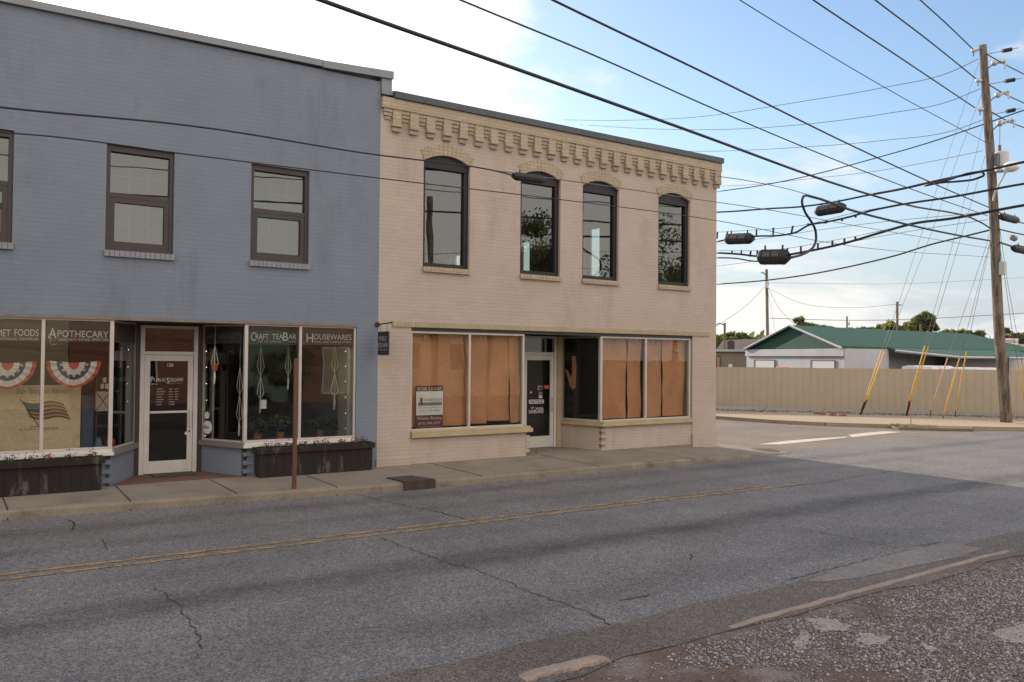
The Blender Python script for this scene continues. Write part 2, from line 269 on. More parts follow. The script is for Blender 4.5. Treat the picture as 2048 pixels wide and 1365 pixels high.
M_leafd = mat('dark_leaves', (.028, .05, .02), .7, .4, 6)
M_leaf = mat('tree_leaves', (.13, .165, .055), .7, .35, .6, fine=.3, fs=5)
M_leaf2 = mat('tree_leaves_light', (.19, .21, .085), .7, .35, .6, fine=.3, fs=5)
def leafmat(name, c):
    m = bpy.data.materials.new(name); m.use_nodes = True; t = m.node_tree; b = t.nodes['Principled BSDF']; b.inputs['Roughness'].default_value = .7
    o = [n for n in t.nodes if n.type == 'OUTPUT_MATERIAL'][0]; tl = N(t, 'ShaderNodeBsdfTranslucent'); mx = N(t, 'ShaderNodeMixShader'); mx.inputs[0].default_value = .5
    tcn = N(t, 'ShaderNodeTexCoord'); n = N(t, 'ShaderNodeTexNoise'); n.inputs['Scale'].default_value = 1.2; n.inputs['Detail'].default_value = 6; t.links.new(tcn.outputs['Object'], n.inputs['Vector'])
    r = N(t, 'ShaderNodeMapRange'); r.inputs['From Min'].default_value = .3; r.inputs['From Max'].default_value = .7; r.inputs['To Min'].default_value = .65; r.inputs['To Max'].default_value = 1.35; t.links.new(n.outputs['Fac'], r.inputs['Value'])
    s_ = N(t, 'ShaderNodeVectorMath', operation='SCALE'); s_.inputs[0].default_value = c; t.links.new(r.outputs[0], s_.inputs['Scale']); t.links.new(s_.outputs[0], b.inputs['Base Color'])
    s3 = N(t, 'ShaderNodeVectorMath', operation='MULTIPLY'); s3.inputs[1].default_value = (1.5, 1.5, .8); t.links.new(s_.outputs[0], s3.inputs[0]); t.links.new(s3.outputs[0], tl.inputs[0])
    t.links.new(b.outputs[0], mx.inputs[1]); t.links.new(tl.outputs[0], mx.inputs[2]); t.links.new(mx.outputs[0], o.inputs['Surface']); return m
M_leaf = leafmat('tree_leaf', (.12, .15, .065)); M_leaf2 = leafmat('tree_leaf_pale', (.17, .185, .09))
M_bark = mat('tree_bark', (.10, .07, .05), .9, .25, 3)
M_green = mat('green_metal_roof', (.024, .085, .056), .8, .08, .4, metal=.1)
M_greend = brickmat('green_metal_gable', (.024, .078, .054), mortar=.6, bw=.3, bh=60, var=.04, bump=.2, course=.0)
M_wsid = brickmat('white_metal_siding', (.45, .45, .475), mortar=.80, bw=.32, bh=60, var=.015, bump=.2, course=.0, stain=.12)
M_garage = mat('garage_door_white', (.52, .52, .54), .6, .04, .5)
M_beige = mat('beige_render', (.24, .195, .15), .85, .08, .5)
M_roofg = mat('brown_shingles', (.13, .10, .085), .9, .15, 2)
M_gyel = mat('yellow_guard_plastic', (.72, .46, .07), .5, .06, 2)
M_gtan = mat('faded_guard_plastic', (.60, .40, .27), .5, .08, 2)
M_trans = mat('grey_transformer_paint', (.50, .50, .50), .5, .05, 2)
M_porc = mat('grey_porcelain', (.55, .56, .58), .3, .05, 3)
M_stone = [mat('gravel_%s' % n, c, .85, .25, 20, fine=.2, fs=90) for n, c in (('grey', (.27, .26, .265)), ('pale', (.40, .385, .375)), ('brown', (.17, .115, .09)), ('dark', (.115, .105, .105)))]
M_brick = brickmat('red_brick', (.24, .095, .06), mcol=(.30, .26, .22), var=.2)
M_cream = mat('cream_stucco', (.42, .33, .22), .85, .08, .6)
M_greenw = mat('green_board', (.13, .20, .14), .8, .08, .6)
M_car = mat('white_car_paint', (.62, .62, .62), .3, .02)
M_carr = mat('red_car_paint', (.35, .05, .05), .3, .02)
M_oran = mat('orange_paint', (.75, .23, .06), .5, .05)
M_carg = mat('car_window', (.02, .025, .03), .1, 0)
M_tyre = mat('tyre_rubber', (.02, .02, .02), .8, .1)
M_bulb = emit('warm_bulb', (1.0, .62, .30), 6.0)

# ------------------------------------------------------------------ builders
ORG = {}
def tag(o, label=None, cat=None, group=None, kind=None):
    if label: o['label'] = label
    if cat: o['category'] = cat
    if group: o['group'] = group
    if kind: o['kind'] = kind
    return o
def thing(name, label, cat, loc, group=None):
    o = bpy.data.objects.new(name, None); COL.objects.link(o); o.location = tuple(float(v) for v in loc); o.empty_display_size = .2
    ORG[o.name] = np.array(loc, float); return tag(o, label, cat, group)
class MB:
    def __init__(s): s.v = []; s.f = []; s.m = []; s.cur = 0
    def add(s, vs, fs):
        b = len(s.v); s.v.extend([tuple(map(float, p)) for p in vs]); s.f.extend([tuple(b+i for i in f) for f in fs]); s.m.extend([s.cur]*len(fs)); return s
    def box(s, x0, x1, y0, y1, z0, z1):
        return s.hexa([(x0, y0, z0), (x1, y0, z0), (x1, y1, z0), (x0, y1, z0), (x0, y0, z1), (x1, y0, z1), (x1, y1, z1), (x0, y1, z1)])
    def hexa(s, v): return s.add(v, [(0, 3, 2, 1), (4, 5, 6, 7), (0, 1, 5, 4), (1, 2, 6, 5), (2, 3, 7, 6), (3, 0, 4, 7)])
    def obox(s, c, U, V, W, a, b, d):       # oriented box, centre c, half sizes
        c, U, V, W = map(lambda q: np.array(q, float), (c, U, V, W)); vs = []
        for k in (-1, 1):
            for i, j in ((-1, -1), (1, -1), (1, 1), (-1, 1)): vs.append(c+U*a*i+V*b*j+W*d*k)
        return s.hexa(vs)
    def wallseg(s, p, q, th, z0, z1):        # vertical slab along the plan segment p-q, thickness th to its left
        p, q = np.array(p, float), np.array(q, float); d = (q-p)/np.linalg.norm(q-p); n = np.array([-d[1], d[0]])*th
        a, b, c, e = p, q, q+n, p+n
        return s.hexa([(*a, z0), (*b, z0), (*c, z0), (*e, z0), (*a, z1), (*b, z1), (*c, z1), (*e, z1)])
    def prism(s, poly, y0, y1):              # polygon in XZ extruded along Y
        n = len(poly); vs = [(x, y0, z) for x, z in poly] + [(x, y1, z) for x, z in poly]
        return s.add(vs, [tuple(range(n)), tuple(range(2*n-1, n-1, -1))] + [(i, i+n, (i+1) % n+n, (i+1) % n) for i in range(n)])
    def slab(s, poly, z0, z1):               # polygon in XY extruded along Z
        n = len(poly); vs = [(x, y, z0) for x, y in poly] + [(x, y, z1) for x, y in poly]
        return s.add(vs, [tuple(range(n-1, -1, -1)), tuple(range(n, 2*n))] + [(i, (i+1) % n, (i+1) % n+n, i+n) for i in range(n)])
    def sheet(s, pts): return s.add(pts, [tuple(range(len(pts)))])
    def ext(s, pts, off):                    # 3D polygon extruded by a vector
        n = len(pts); o = np.array(off, float); vs = [tuple(p) for p in pts] + [tuple(np.array(p)+o) for p in pts]
        return s.add(vs, [tuple(range(n)), tuple(range(2*n-1, n-1, -1))] + [(i, i+n, (i+1) % n+n, (i+1) % n) for i in range(n)])
    def tube(s, pts, r, n=6, caps=True):
        pts = [np.array(p, float) for p in pts]; k = len(pts); rr = r if hasattr(r, '__len__') else [r]*k; vs = []; prev = None
        for i, p in enumerate(pts):
            t = pts[min(i+1, k-1)]-pts[max(i-1, 0)]; t = t/(np.linalg.norm(t)+1e-9)
            if prev is None: a = np.cross(t, (0, 0, 1) if abs(t[2]) < .9 else (1, 0, 0))
            else: a = prev - t*(prev @ t)
            a /= np.linalg.norm(a)+1e-9; prev = a; b = np.cross(t, a)
            for j in range(n): an = 2*math.pi*j/n; vs.append(p+(a*math.cos(an)+b*math.sin(an))*rr[i])
        fs = [(i*n+j, i*n+(j+1) % n, (i+1)*n+(j+1) % n, (i+1)*n+j) for i in range(k-1) for j in range(n)]
        if caps: fs += [tuple(range(n-1, -1, -1)), tuple((k-1)*n+j for j in range(n))]
        return s.add(vs, fs)
    def ball(s, c, rx, ry=None, rz=None, n=10, m=6):
        ry = ry or rx; rz = rz or rx; vs = [(c[0], c[1], c[2]-rz)]
        for i in range(1, m):
            a = -math.pi/2+math.pi*i/m
            for j in range(n): b = 2*math.pi*j/n; vs.append((c[0]+rx*math.cos(a)*math.cos(b), c[1]+ry*math.cos(a)*math.sin(b), c[2]+rz*math.sin(a)))
        vs.append((c[0], c[1], c[2]+rz)); L = len(vs)-1; fs = [(0, 1+(j+1) % n, 1+j) for j in range(n)]
        for i in range(m-2): fs += [(1+i*n+j, 1+i*n+(j+1) % n, 1+(i+1)*n+(j+1) % n, 1+(i+1)*n+j) for j in range(n)]
        fs += [(L, 1+(m-2)*n+j, 1+(m-2)*n+(j+1) % n) for j in range(n)]
        return s.add(vs, fs)
    def build(s, name, mats, parent=None, root=None, loc=None, smooth=False, bevel=0):
        if parent is not None:
            r = parent
            while r.parent: r = r.parent
            o0 = ORG[r.name]
        else: o0 = np.array(loc if loc is not None else (0, 0, 0), float)
        me = bpy.data.meshes.new(name); V = np.array(s.v, float)-o0; me.from_pydata(V.tolist(), [], s.f)
        mats = mats if isinstance(mats, (list, tuple)) else [mats]
        for q in mats: me.materials.append(q)
        if len(mats) > 1: me.polygons.foreach_set('material_index', s.m)
        if smooth: me.polygons.foreach_set('use_smooth', [True]*len(s.f))
        me.update(); o = bpy.data.objects.new(name, me); COL.objects.link(o)
        if parent is not None: o.parent = parent
        else: o.location = tuple(o0); ORG[o.name] = o0
        if bevel:
            md = o.modifiers.new('bevel', 'BEVEL'); md.width = bevel; md.segments = 2; md.limit_method = 'ANGLE'
        return o
def struct(name, mb, m, **k): return tag(mb.build(name, m, **k), kind='structure')
def solo(name, mb, m, label, cat, loc, group=None, **k): return tag(mb.build(name, m, loc=loc, **k), label, cat, group)
def text(s, org, U, V, h, width, m, parent, name='lettering', bold=0.0, align='L', shear=0.0):
    cu = bpy.data.curves.new('t', 'FONT'); cu.body = s; cu.size = 1.0; cu.offset = bold; cu.resolution_u = 3; cu.shear = shear
    ob = bpy.data.objects.new('t', cu); COL.objects.link(ob); bpy.context.view_layer.update()
    me = bpy.data.meshes.new_from_object(ob.evaluated_get(bpy.context.evaluated_depsgraph_get())); bpy.data.objects.remove(ob)
    n = len(me.vertices); co = np.zeros(n*3); me.vertices.foreach_get('co', co); co = co.reshape(-1, 3)
    x0, x1 = co[:, 0].min(), co[:, 0].max(); hh = .7
    kx = width/(x1-x0) if width else h/hh; U = np.array(U, float); V = np.array(V, float); org = np.array(org, float)
    X = (co[:, 0]-x0)*kx
    if align == 'C': X -= (x1-x0)*kx/2
    P = org+np.outer(X, U)+np.outer(co[:, 1]*h/hh, V)
    mb = MB(); mb.add(P, [tuple(p.vertices) for p in me.polygons]); bpy.data.meshes.remove(me)
    return mb.build(name, m, parent)
def smallcaps(parts, org, U, V, h, width, m, parent):
    """words as (string) with a taller first letter; all in one piece of lettering"""
    total = sum((1.35 if c == '^' else 0) for c in parts)
    s = parts.replace('^', ''); return text(s, org, U, V, h, width, m, parent)
def spline(pts, sub=8):
    pts = [np.array(p, float) for p in pts]; out_ = []
    e = [2*pts[0]-pts[1]]+pts+[2*pts[-1]-pts[-2]]
    for i in range(1, len(e)-2):
        a, b, c, d = e[i-1:i+3]
        # centripetal-ish: chord based tangents keep long spans tidy
        l0, l1, l2 = (np.linalg.norm(b-a)+1e-6, np.linalg.norm(c-b)+1e-6, np.linalg.norm(d-c)+1e-6)
        m1 = ((b-a)/l0*l1+(c-b)/l1*l0)/(l0+l1)*l1; m2 = ((c-b)/l1*l2+(d-c)/l2*l1)/(l1+l2)*l1
        for k in range(sub):
            t = k/sub; out_.append((2*t**3-3*t*t+1)*b+(t**3-2*t*t+t)*m1+(-2*t**3+3*t*t)*c+(t**3-t*t)*m2)
    out_.append(pts[-1]); return out_
UX, UZ = (1, 0, 0), (0, 0, 1)

# ================================================================== SETTING
struct('ground', MB().sheet([(-900, -900, -.06), (900, -900, -.06), (900, 900, -.06), (-900, 900, -.06)]), M_grass)
struct('main_road', MB().sheet([(-60, -9.4, 0), (90, -9.4, 0), (90, -1.3, 0), (-60, -1.3, 0)]), M_road)
struct('side_street', MB().sheet([(10.3, -1.3, 0.0), (22.75, -1.3, 0.0), (21.5, -.3, 0), (19.8, 1.57, 0), (18.5, 3.2, 0), (17.85, 4.8, 0), (17.55, 7.4, 0), (17.5, 70, 0), (10.3, 70, 0)]), M_side)
# ragged dark shoulder between road and kerb fragments
mb = MB(); n = 120; top = []; 
for i in range(n+1):
    x = -20+60*i/n; top.append((x, -9.30+.05*math.sin(i*1.7)+rnd.uniform(-.05, .05), .004))
bot = [(p[0], -10.0+.07*math.sin(p[0]*2.3)+rnd.uniform(-.07, .07), .004) for p in top]
mb.add(top+bot, [(i, i+n+1, i+n+2, i+1) for i in range(n)]); struct('road_shoulder', mb, M_patch)
struct('pale_patch', MB().sheet([tuple(G(*p, .008)) for p in [(1612, 1163), (1700, 1130), (1780, 1110), (1850, 1093), (1905, 1087), (1965, 1096), (1930, 1112), (1850, 1128), (1790, 1140), (1720, 1155), (1650, 1164)]]), M_pale)
struct('gravel_lot', MB().sheet([(-60, -45, -.004), (60, -45, -.004), (60, -9.6, -.004), (-60, -9.6, -.004)]), M_mud)
# sidewalk with kerb
def yf(x):
    xs = [-40, -6.24, -3.1, -.5, 4, 7, 10.3]; ys = [-1.45, -1.45, -1.72, -2.0, -2.02, -1.95, -1.72]; return float(np.interp(x, xs, ys))
def zs(x): return float(np.interp(x, [-40, 5, 8.5, 10.3], [.15, .15, .085, .015]))
xs = list(np.linspace(-14, 10.3, 60)); mb = MB(); mk = MB()
for a, b in zip(xs[:-1], xs[1:]):
    mb.sheet([(a, yf(a)+.14, zs(a)-.012), (b, yf(b)+.14, zs(b)-.012), (b, 0.0, zs(b)), (a, 0.0, zs(a))])
    za, zb = zs(a), zs(b)
    for (o1, h1), (o2, h2) in (((0.0, -.02), (0.015, .6)), ((.015, .6), (.05, .88)), ((.05, .88), (.14, .92))):
        mk.sheet([(a, yf(a)+o1, za*h1 if h1 < .9 else za-.012), (b, yf(b)+o1, zb*h1 if h1 < .9 else zb-.012), (b, yf(b)+o2, zb*h2 if h2 < .9 else zb-.012), (a, yf(a)+o2, za*h2 if h2 < .9 else za-.012)])
mb.sheet([(9.46, 0, zs(9.46)), (10.3, 0, .015), (10.3, 70, .015), (9.46, 70, .05)])
struct('sidewalk', mb, M_conc); struct('kerb', mk, M_kerb)
mb = MB()
for x in (-6.15, -4.62, -3.12, -1.55, 1.15, 3.9, 6.6, 8.6):
    wj = .009; y0 = yf(x); z = zs(x); sk = rnd.uniform(-.03, .03)
    mb.sheet([(x-wj, y0+.05, z-.006), (x+wj, y0+.05, z-.006), (x+wj+sk, -.02, z+.004), (x-wj+sk, -.02, z+.004)])
    if x < 7: mb.sheet([(x-wj, y0-.004, 0.0), (x+wj, y0-.004, 0.0), (x+wj, y0+.05, z-.004), (x-wj, y0+.05, z-.004)])
struct('sidewalk_joints', mb, M_crack)
# far kerb, pavement and gravel strip
far = [(22.9, -1.45), (21.5, -.3), (19.8, 1.57), (18.5, 3.2), (17.85, 4.8), (17.55, 7.4), (17.5, 40)]
mb = MB(); mb.slab([(90, -1.45)]+far+[(19.5, 40), (19.6, 12.2), (25.2, 4.6), (30.2, -.4), (90, -.4)], -.02, .10); struct('far_pavement', mb, M_tan)
fk = MB()
for (a, b) in zip(far[:-2], far[1:-1]):
    fk.wallseg(b, a, -.14, 0, .125)
struct('far_kerb', fk, M_tan)
struct('far_gravel_strip', MB().slab([(19.6, 12.3), (25.2, 4.7), (30.2, -.3), (90, -.3), (90, 120), (19.6, 120)], -.03, .09), mat('grey_gravel', (.085, .072, .062), .95, .25, 3, .8, 20, fine=.4, fs=25))
# markings
def ribbon(p, q, wd, z, n=40, rag=.006, gap=0.0):
    mb = MB(); p, q = np.array(p, float), np.array(q, float); d = (q-p)/np.linalg.norm(q-p); nn = np.array([-d[1], d[0]])
    L = np.linalg.norm(q-p); k = int(n)
    for i in range(k):
        if rnd.random() < gap: continue
        a = p+d*L*i/k; b = p+d*L*(i+1)/k; r = [rnd.uniform(-rag, rag) for _ in range(4)]
        mb.sheet([(*(a-nn*(wd/2+r[0])), z), (*(b-nn*(wd/2+r[1])), z), (*(b+nn*(wd/2+r[2])), z), (*(a+nn*(wd/2+r[3])), z)])
    return mb
mb = ribbon((-14, -4.91), (6.2, -5.05), .075, .006, 160, rag=.012); m2 = ribbon((-14, -4.68), (5.4, -4.84), .065, .006, 160, rag=.014, gap=.03); mb.add(m2.v, m2.f)
struct('centre_line_marking', mb, M_yline)
a = (G(1515, 890)+G(1600, 887))/2; mb = MB(); mb.sheet([tuple(G(*p, .006)) for p in [(1515, 889), (1560, 889.5), (1620, 883.5), (1690, 876), (1700, 873.5), (1640, 876.5), (1575, 882)]]); mb.sheet([tuple(G(*p, .006)) for p in [(1704, 875), (1760, 869), (1803, 864.5), (1770, 863), (1730, 866), (1697, 870)]])
struct('stop_line_marking', mb, M_wline)
# cracks
def crack(pts, w0=.012, z=.007):
    q = [G(x, y, z) for x, y in pts]; res = []
    for i in range(len(q)-1):
        L = np.linalg.norm(q[i+1]-q[i]); k = max(2, int(L/.07)); t = (q[i+1]-q[i])/L; nn = np.array([-t[1], t[0], 0])
        for j in range(k): res.append(q[i]+(q[i+1]-q[i])*j/k+nn*rnd.uniform(-.028, .028)*(1 if j else 0))
    res.append(q[-1]); mb = MB()
    for i in range(len(res)-1):
        t = res[i+1]-res[i]; t /= np.linalg.norm(t)+1e-9; nn = np.array([-t[1], t[0], 0]); a = w0*rnd.uniform(.25, .95); b = w0*rnd.uniform(.25, .95)
        mb.sheet([res[i]-nn*a/2, res[i+1]-nn*b/2, res[i+1]+nn*b/2, res[i]+nn*a/2])
    return mb
mb = MB()
for pts, w0 in (([(760, 1075), (855, 1110), (905, 1128), (955, 1140), (1005, 1160), (1060, 1185), (1140, 1210), (1180, 1225), (1222, 1250)], .016), ([(720, 990), (780, 1005), (870, 1022), (955, 1044)], .02),
                ([(138, 1040), (150, 1050), (147, 1060)], .03), ([(205, 1080), (210, 1090), (216, 1100)], .015), ([(310, 1175), (345, 1200), (380, 1240), (392, 1262), (405, 1297)], .014), ([(392, 1305), (390, 1315)], .01),
                ([(1560, 1050), (1640, 1065), (1720, 1080), (1790, 1095), (1880, 1085), (1965, 1095)], .014), ([(1570, 1160), (1700, 1128), (1840, 1096), (1880, 1085)], .018),
                ([(1380, 1108), (1384, 1120)], .02), ([(1560, 975), (1650, 965), (1700, 955), (1840, 935)], .02), ([(1240, 1200), (1300, 1190)], .02)):
    c_ = crack(pts, w0); mb.add(c_.v, c_.f)
for px, py, ln in ((855, 1110, 40), (955, 1140, -34), (1060, 1185, 30), (1140, 1210, -26), (870, 1022, 40), (345, 1200, -30), (380, 1240, 34), (1700, 1128, 40), (1640, 1065, 40), (905, 1128, 22)):
    a_ = rnd.uniform(-.35, .35); c_ = crack([(px, py), (px+ln*.5, py+abs(ln)*.15*(1+a_)), (px+ln, py+abs(ln)*.1+ln*a_*.4)], .007); mb.add(c_.v, c_.f)
struct('road_cracks', mb, M_crack)
# drain cover set in the kerb, puddle
bl_, br_ = G(773, 956.5, .15), G(822, 952, .15); XA, XB = float(F(808, 972, -2.01)[0]), float(F(870, 965, -2.01)[0])
q = [(bl_[0], bl_[1]), (XA, -2.00), (XB, -2.00), (br_[0], br_[1])]
dr = thing('drain_cover', 'dark rusty drain cover set in the sidewalk kerb', 'drain cover', (XA, -1.9, .15)); MB().slab(q, .145, .160).build('lid', M_iron, dr)
MB().box(XA, XB, -2.035, -1.99, .005, .144).build('throat', M_iron, dr)
puddle = mat('water_film', (.06, .06, .06), .04, .0)
mb = MB(); c = (G(1492, 905)+G(1552, 901))/2
pts = [(c[0]+.5*math.cos(t)*(1+.25*math.sin(3*t)), c[1]+.38*math.sin(t)*(1+.2*math.cos(5*t)), .022) for t in np.linspace(0, 2*math.pi, 28)[:-1]]
struct('puddle_water', mb.sheet(pts), puddle)
# kerb fragments at the lot edge
def kerbfrag(name, p, q, w0, h, label):
    mb = MB(); p, q = np.array(p[:2]), np.array(q[:2]); d = (q-p)/np.linalg.norm(q-p); nn = np.array([-d[1], d[0]]); n = 26; L = np.linalg.norm(q-p); rows = []
    for i in range(n+1):
        c0 = p+d*L*i/n+nn*rnd.uniform(-.012, .012); wa = w0*(1+rnd.uniform(-.16, .10)); e = min(i, n-i)/2.0; k = min(1, .25+e*.5); hh = h*k*rnd.uniform(.95, 1.03)
        rows.append([(*(c0-nn*wa/2), -.01), (*(c0-nn*wa*.42), hh*.8), (*(c0-nn*wa*.25), hh), (*(c0+nn*wa*.25), hh), (*(c0+nn*wa*.42), hh*.8), (*(c0+nn*wa/2), -.01)])
    vs = [v for r in rows for v in r]; fs = [(i*6+j, (i+1)*6+j, (i+1)*6+j+1, i*6+j+1) for i in range(n) for j in range(5)]+[(5, 4, 3, 2, 1, 0), tuple(n*6+j for j in range(6))]
    mb.add(vs, fs); return solo(name, mb, mat('pinkish_kerb_concrete', (.29, .225, .185), .9, .2, 3, .5, 40, fine=.2, fs=50), label, 'kerb', (p[0], p[1], 0), smooth=False)
kerbfrag('kerb_fragment', G(1042, 1358), G(1215, 1318), .15, .03, 'short broken concrete kerb piece nearest the camera, beside wet asphalt')
kerbfrag('kerb_fragment', G(1458, 1255), G(2018, 1102), .08, .018, 'long thin half-buried concrete kerb along the gravel lot edge')
# pale concrete remnants showing through the gravel
def remnant(pts):
    out_ = []
    for i in range(len(pts)):
        a, b = np.array(pts[i], float), np.array(pts[(i+1) % len(pts)], float)
        for k in range(4): out_.append(tuple(G(*(a+(b-a)*k/4+np.array([rnd.uniform(-5, 5), rnd.uniform(-2, 2)])), .004)))
    return MB().sheet(out_)
Mrem = mat('pale_lot_concrete', (.31, .265, .23), .9, .15, 4, .3, 40, fine=.15, fs=50)
mb = MB()
for p in ([(1618, 1237), (1660, 1238), (1700, 1250), (1698, 1262), (1655, 1262), (1628, 1258)], [(1598, 1262), (1622, 1261), (1616, 1285), (1600, 1304), (1590, 1298)], [(1720, 1265), (1785, 1272), (1765, 1288), (1735, 1290), (1712, 1282)], [(1825, 1280), (1850, 1288), (1880, 1302), (1862, 1303)], [(1985, 1262), (2048, 1248), (2090, 1262), (2060, 1290), (1998, 1282)]):
    r_ = remnant(p); mb.add(r_.v, r_.f)
struct('lot_concrete_remnants', mb, Mrem)
# gravel stones: one sheet of loose stone nobody could count
def stones(n, xr, yr, smin, smax, zb, name, label, keep, mats, seed):
    g = np.random.default_rng(seed)
    bv = np.array([(0, 0, 1), (.9, 0, .35), (.28, .86, .35), (-.73, .53, .35), (-.73, -.53, .35), (.28, -.86, .35), (.7, .5, -.5), (-.27, .82, -.5), (-.86, 0, -.5), (-.27, -.82, -.5), (.7, -.5, -.5)])
    bf = [(0, 1, 2), (0, 2, 3), (0, 3, 4), (0, 4, 5), (0, 5, 1), (1, 6, 2), (2, 7, 3), (3, 8, 4), (4, 9, 5), (5, 10, 1), (2, 6, 7), (3, 7, 8), (4, 8, 9), (5, 9, 10), (1, 10, 6)]
    X = g.uniform(*xr, n*3); Y = g.uniform(*yr, n*3); k = keep(X, Y, g); X, Y = X[k][:n], Y[k][:n]; n = len(X)
    s = smin+(smax-smin)*g.random(n)**3; a = g.uniform(0, 6.28, n); sx = s*g.uniform(.7, 1.3, n); sy = s*g.uniform(.6, 1.1, n); sz = s*g.uniform(.4, .75, n)
    B = bv[None]*(1+g.uniform(-.22, .22, (n, 11, 1))); B = B*np.stack([sx, sy, sz], 1)[:, None]
    ca, sa = np.cos(a)[:, None], np.sin(a)[:, None]; x = B[..., 0]*ca-B[..., 1]*sa+X[:, None]; y = B[..., 0]*sa+B[..., 1]*ca+Y[:, None]; z = B[..., 2]+zb+sz[:, None]*.35
    V = np.stack([x, y, z], 2).reshape(-1, 3); T = (np.array(bf)[None]+(np.arange(n)*11)[:, None, None]).reshape(-1, 3)
    me = bpy.data.meshes.new(name); me.vertices.add(len(V)); me.vertices.foreach_set('co', V.ravel()); me.loops.add(T.size); me.loops.foreach_set('vertex_index', T.ravel().astype(np.int32))
    me.polygons.add(len(T)); me.polygons.foreach_set('loop_start', np.arange(0, T.size, 3, dtype=np.int32))
    for q in mats: me.materials.append(q)
    mi = g.choice(len(mats), n, p=[.46, .17, .19, .18][:len(mats)] if len(mats) == 4 else None); me.polygons.foreach_set('material_index', np.repeat(mi, len(bf)).astype(np.int32)); me.update(calc_edges=True); me.validate()
    o = bpy.data.objects.new(name, me); COL.objects.link(o); return tag(o, label, 'gravel', kind='stuff')
def sm(X, Y, f, ph): return np.sin(X*f+ph+1.3*np.sin(Y*f*.8+ph*2))*np.cos(Y*f*1.3-ph+.9*np.sin(X*f*.7))
def keepf(X, Y, g):
    m = .5+.5*(.6*sm(X, Y, 2.1, .4)+.4*sm(X, Y, 5.3, 1.9)); m = np.clip((m-.10)*3.2, .10, 1)
    e = np.clip((-10.02-Y)*5+.2*np.sin(X*6), .04, 1)                       # thins out towards the muddy road edge
    mud = np.clip(((X+2.6+(Y+10.2)*1.5))*3.0, .05, 1)
    return g.random(len(X)) < m*e*np.where(Y > -10.9, mud, 1)
stones(100000, (-4.0, 5.0), (-13.0, -9.95), .0045, .0145, 0, 'lot_gravel', 'grey and brown crushed gravel scattered over the reddish mud lot', keepf, M_stone, 3)
stones(7000, (5.5, 14), (-16, -9.95), .012, .03, 0, 'lot_gravel', 'sparser gravel on the far part of the mud lot', lambda X, Y, g: g.random(len(X)) < .6, M_stone, 4)
def stripk(X, Y, g):
    # band in front of the fence
    d = (X-21.23)*.77+(Y-10.77)*.64; return (d < -.30) & (d > -1.45+.3*np.sin(X*2)) & (g.random(len(X)) < .9)
stones(9000, (19.5, 33), (-2.5, 12.5), .02, .07, .09, 'fence_gravel', 'loose grey ballast stones along the foot of the tan fence', stripk, [M_stone[0], M_stone[2], M_stone[3]], 5)

# ================================================================== PINK BUILDING
PB = thing('corner_building', 'pale pink painted brick corner building with tan corbelled cornice and papered shop windows', 'building', (4.7, 0, 0))
XR = 9.45; TH = .32
WX = [(0.956, 2.042), (3.32, 4.406), (5.04, 6.127), (7.40, 8.487)]; ZW0, ZWS, RISE = 4.10, 6.24, .16
def arch(x0, x1, zsp, rise, n=10, dz=0, dx=0):
    c = (x0+x1)/2; hw = (x1-x0)/2+dx; return [(c+hw*math.sin(t), zsp+dz+rise*(1-((math.sin(t))**2))) for t in np.linspace(-math.pi/2, math.pi/2, n)]
wb = MB()
xe = [0.0]+[v for p in WX for v in p]+[XR]
for i in range(0, len(xe), 2): wb.box(xe[i], xe[i+1], 0, TH, ZW0, 7.34)       # piers between windows
wb.box(0, XR, 0, TH, 2.87, ZW0)
for x0, x1 in WX:
    a = arch(x0, x1, ZWS, RISE, 12); wb.prism([(x0, 7.34)]+a+[(x1, 7.34)], 0, TH)
wb.box(0, .72, 0, TH, 0.0, 2.87); wb.box(8.60, XR, 0, TH, -.02, 2.87)          # ground floor piers
wb.box(XR-TH, XR, TH, 4.30, 4.6, 6.3); wb.box(XR-TH, XR, TH, 22, 6.3, 7.2); wb.box(XR-TH, XR, TH, 22, 0, 4.6)
for a, b in ((5.05, 7.95), (8.75, 12.6), (13.4, 22)): wb.box(XR-TH, XR, a, b, 4.6, 6.3)
wb.box(0, XR, 22, 22.3, 0, 7.2)
wb.build('wall', M_pink, PB)
MB().box(-.015, .735, -.03, 0, .02, .30).build('plinth', M_pink, PB); MB().box(8.585, XR+.02, -.035, 0, -.02, .42).build('plinth', M_pink, PB)
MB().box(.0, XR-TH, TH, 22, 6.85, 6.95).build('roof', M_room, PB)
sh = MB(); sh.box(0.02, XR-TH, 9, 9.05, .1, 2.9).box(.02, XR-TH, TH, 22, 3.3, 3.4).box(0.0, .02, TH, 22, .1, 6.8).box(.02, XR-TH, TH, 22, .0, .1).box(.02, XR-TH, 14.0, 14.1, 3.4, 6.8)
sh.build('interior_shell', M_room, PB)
# cornice
cb = MB(); cb.box(-.0, XR+.10, -.10, 0, 7.13, 7.34); cb.box(XR, XR+.10, 0, .4, 7.13, 7.34)
per = XR/25
for i in range(25):
    x1 = (i+1)*per+.04; x0 = x1-.19
    if i == 24: x1 = XR+.08; x0 = XR-.13
    j = lambda: rnd.uniform(-.006, .006)
    cb.box(x0+j(), x1+j(), -.085+j(), 0, 6.86, 7.13)
    cb.box(x0-.004+j(), x1+j(), -.105+j(), 0, 6.785, 6.858); cb.box(x0+.012+j(), x1-.01+j(), -.06+j(), 0, 6.70, 6.783)
    xl = x0-.19
    if i > 0 or True:
        xl = max(xl, 0.0)
        cb.box(xl+j(), x0-.003, -.075, 0, 7.062, 7.128); cb.box(xl+.02+j(), x0-.003, -.052, 0, 6.99, 7.058); cb.box(xl+.035+j(), x0-.003, -.028, 0, 6.92, 6.986)
cb.build('cornice', M_cor, PB, bevel=.006)
MB().box(.24, XR+.13, -.14, .45, 7.345, 7.475).build('coping', M_cap, PB)
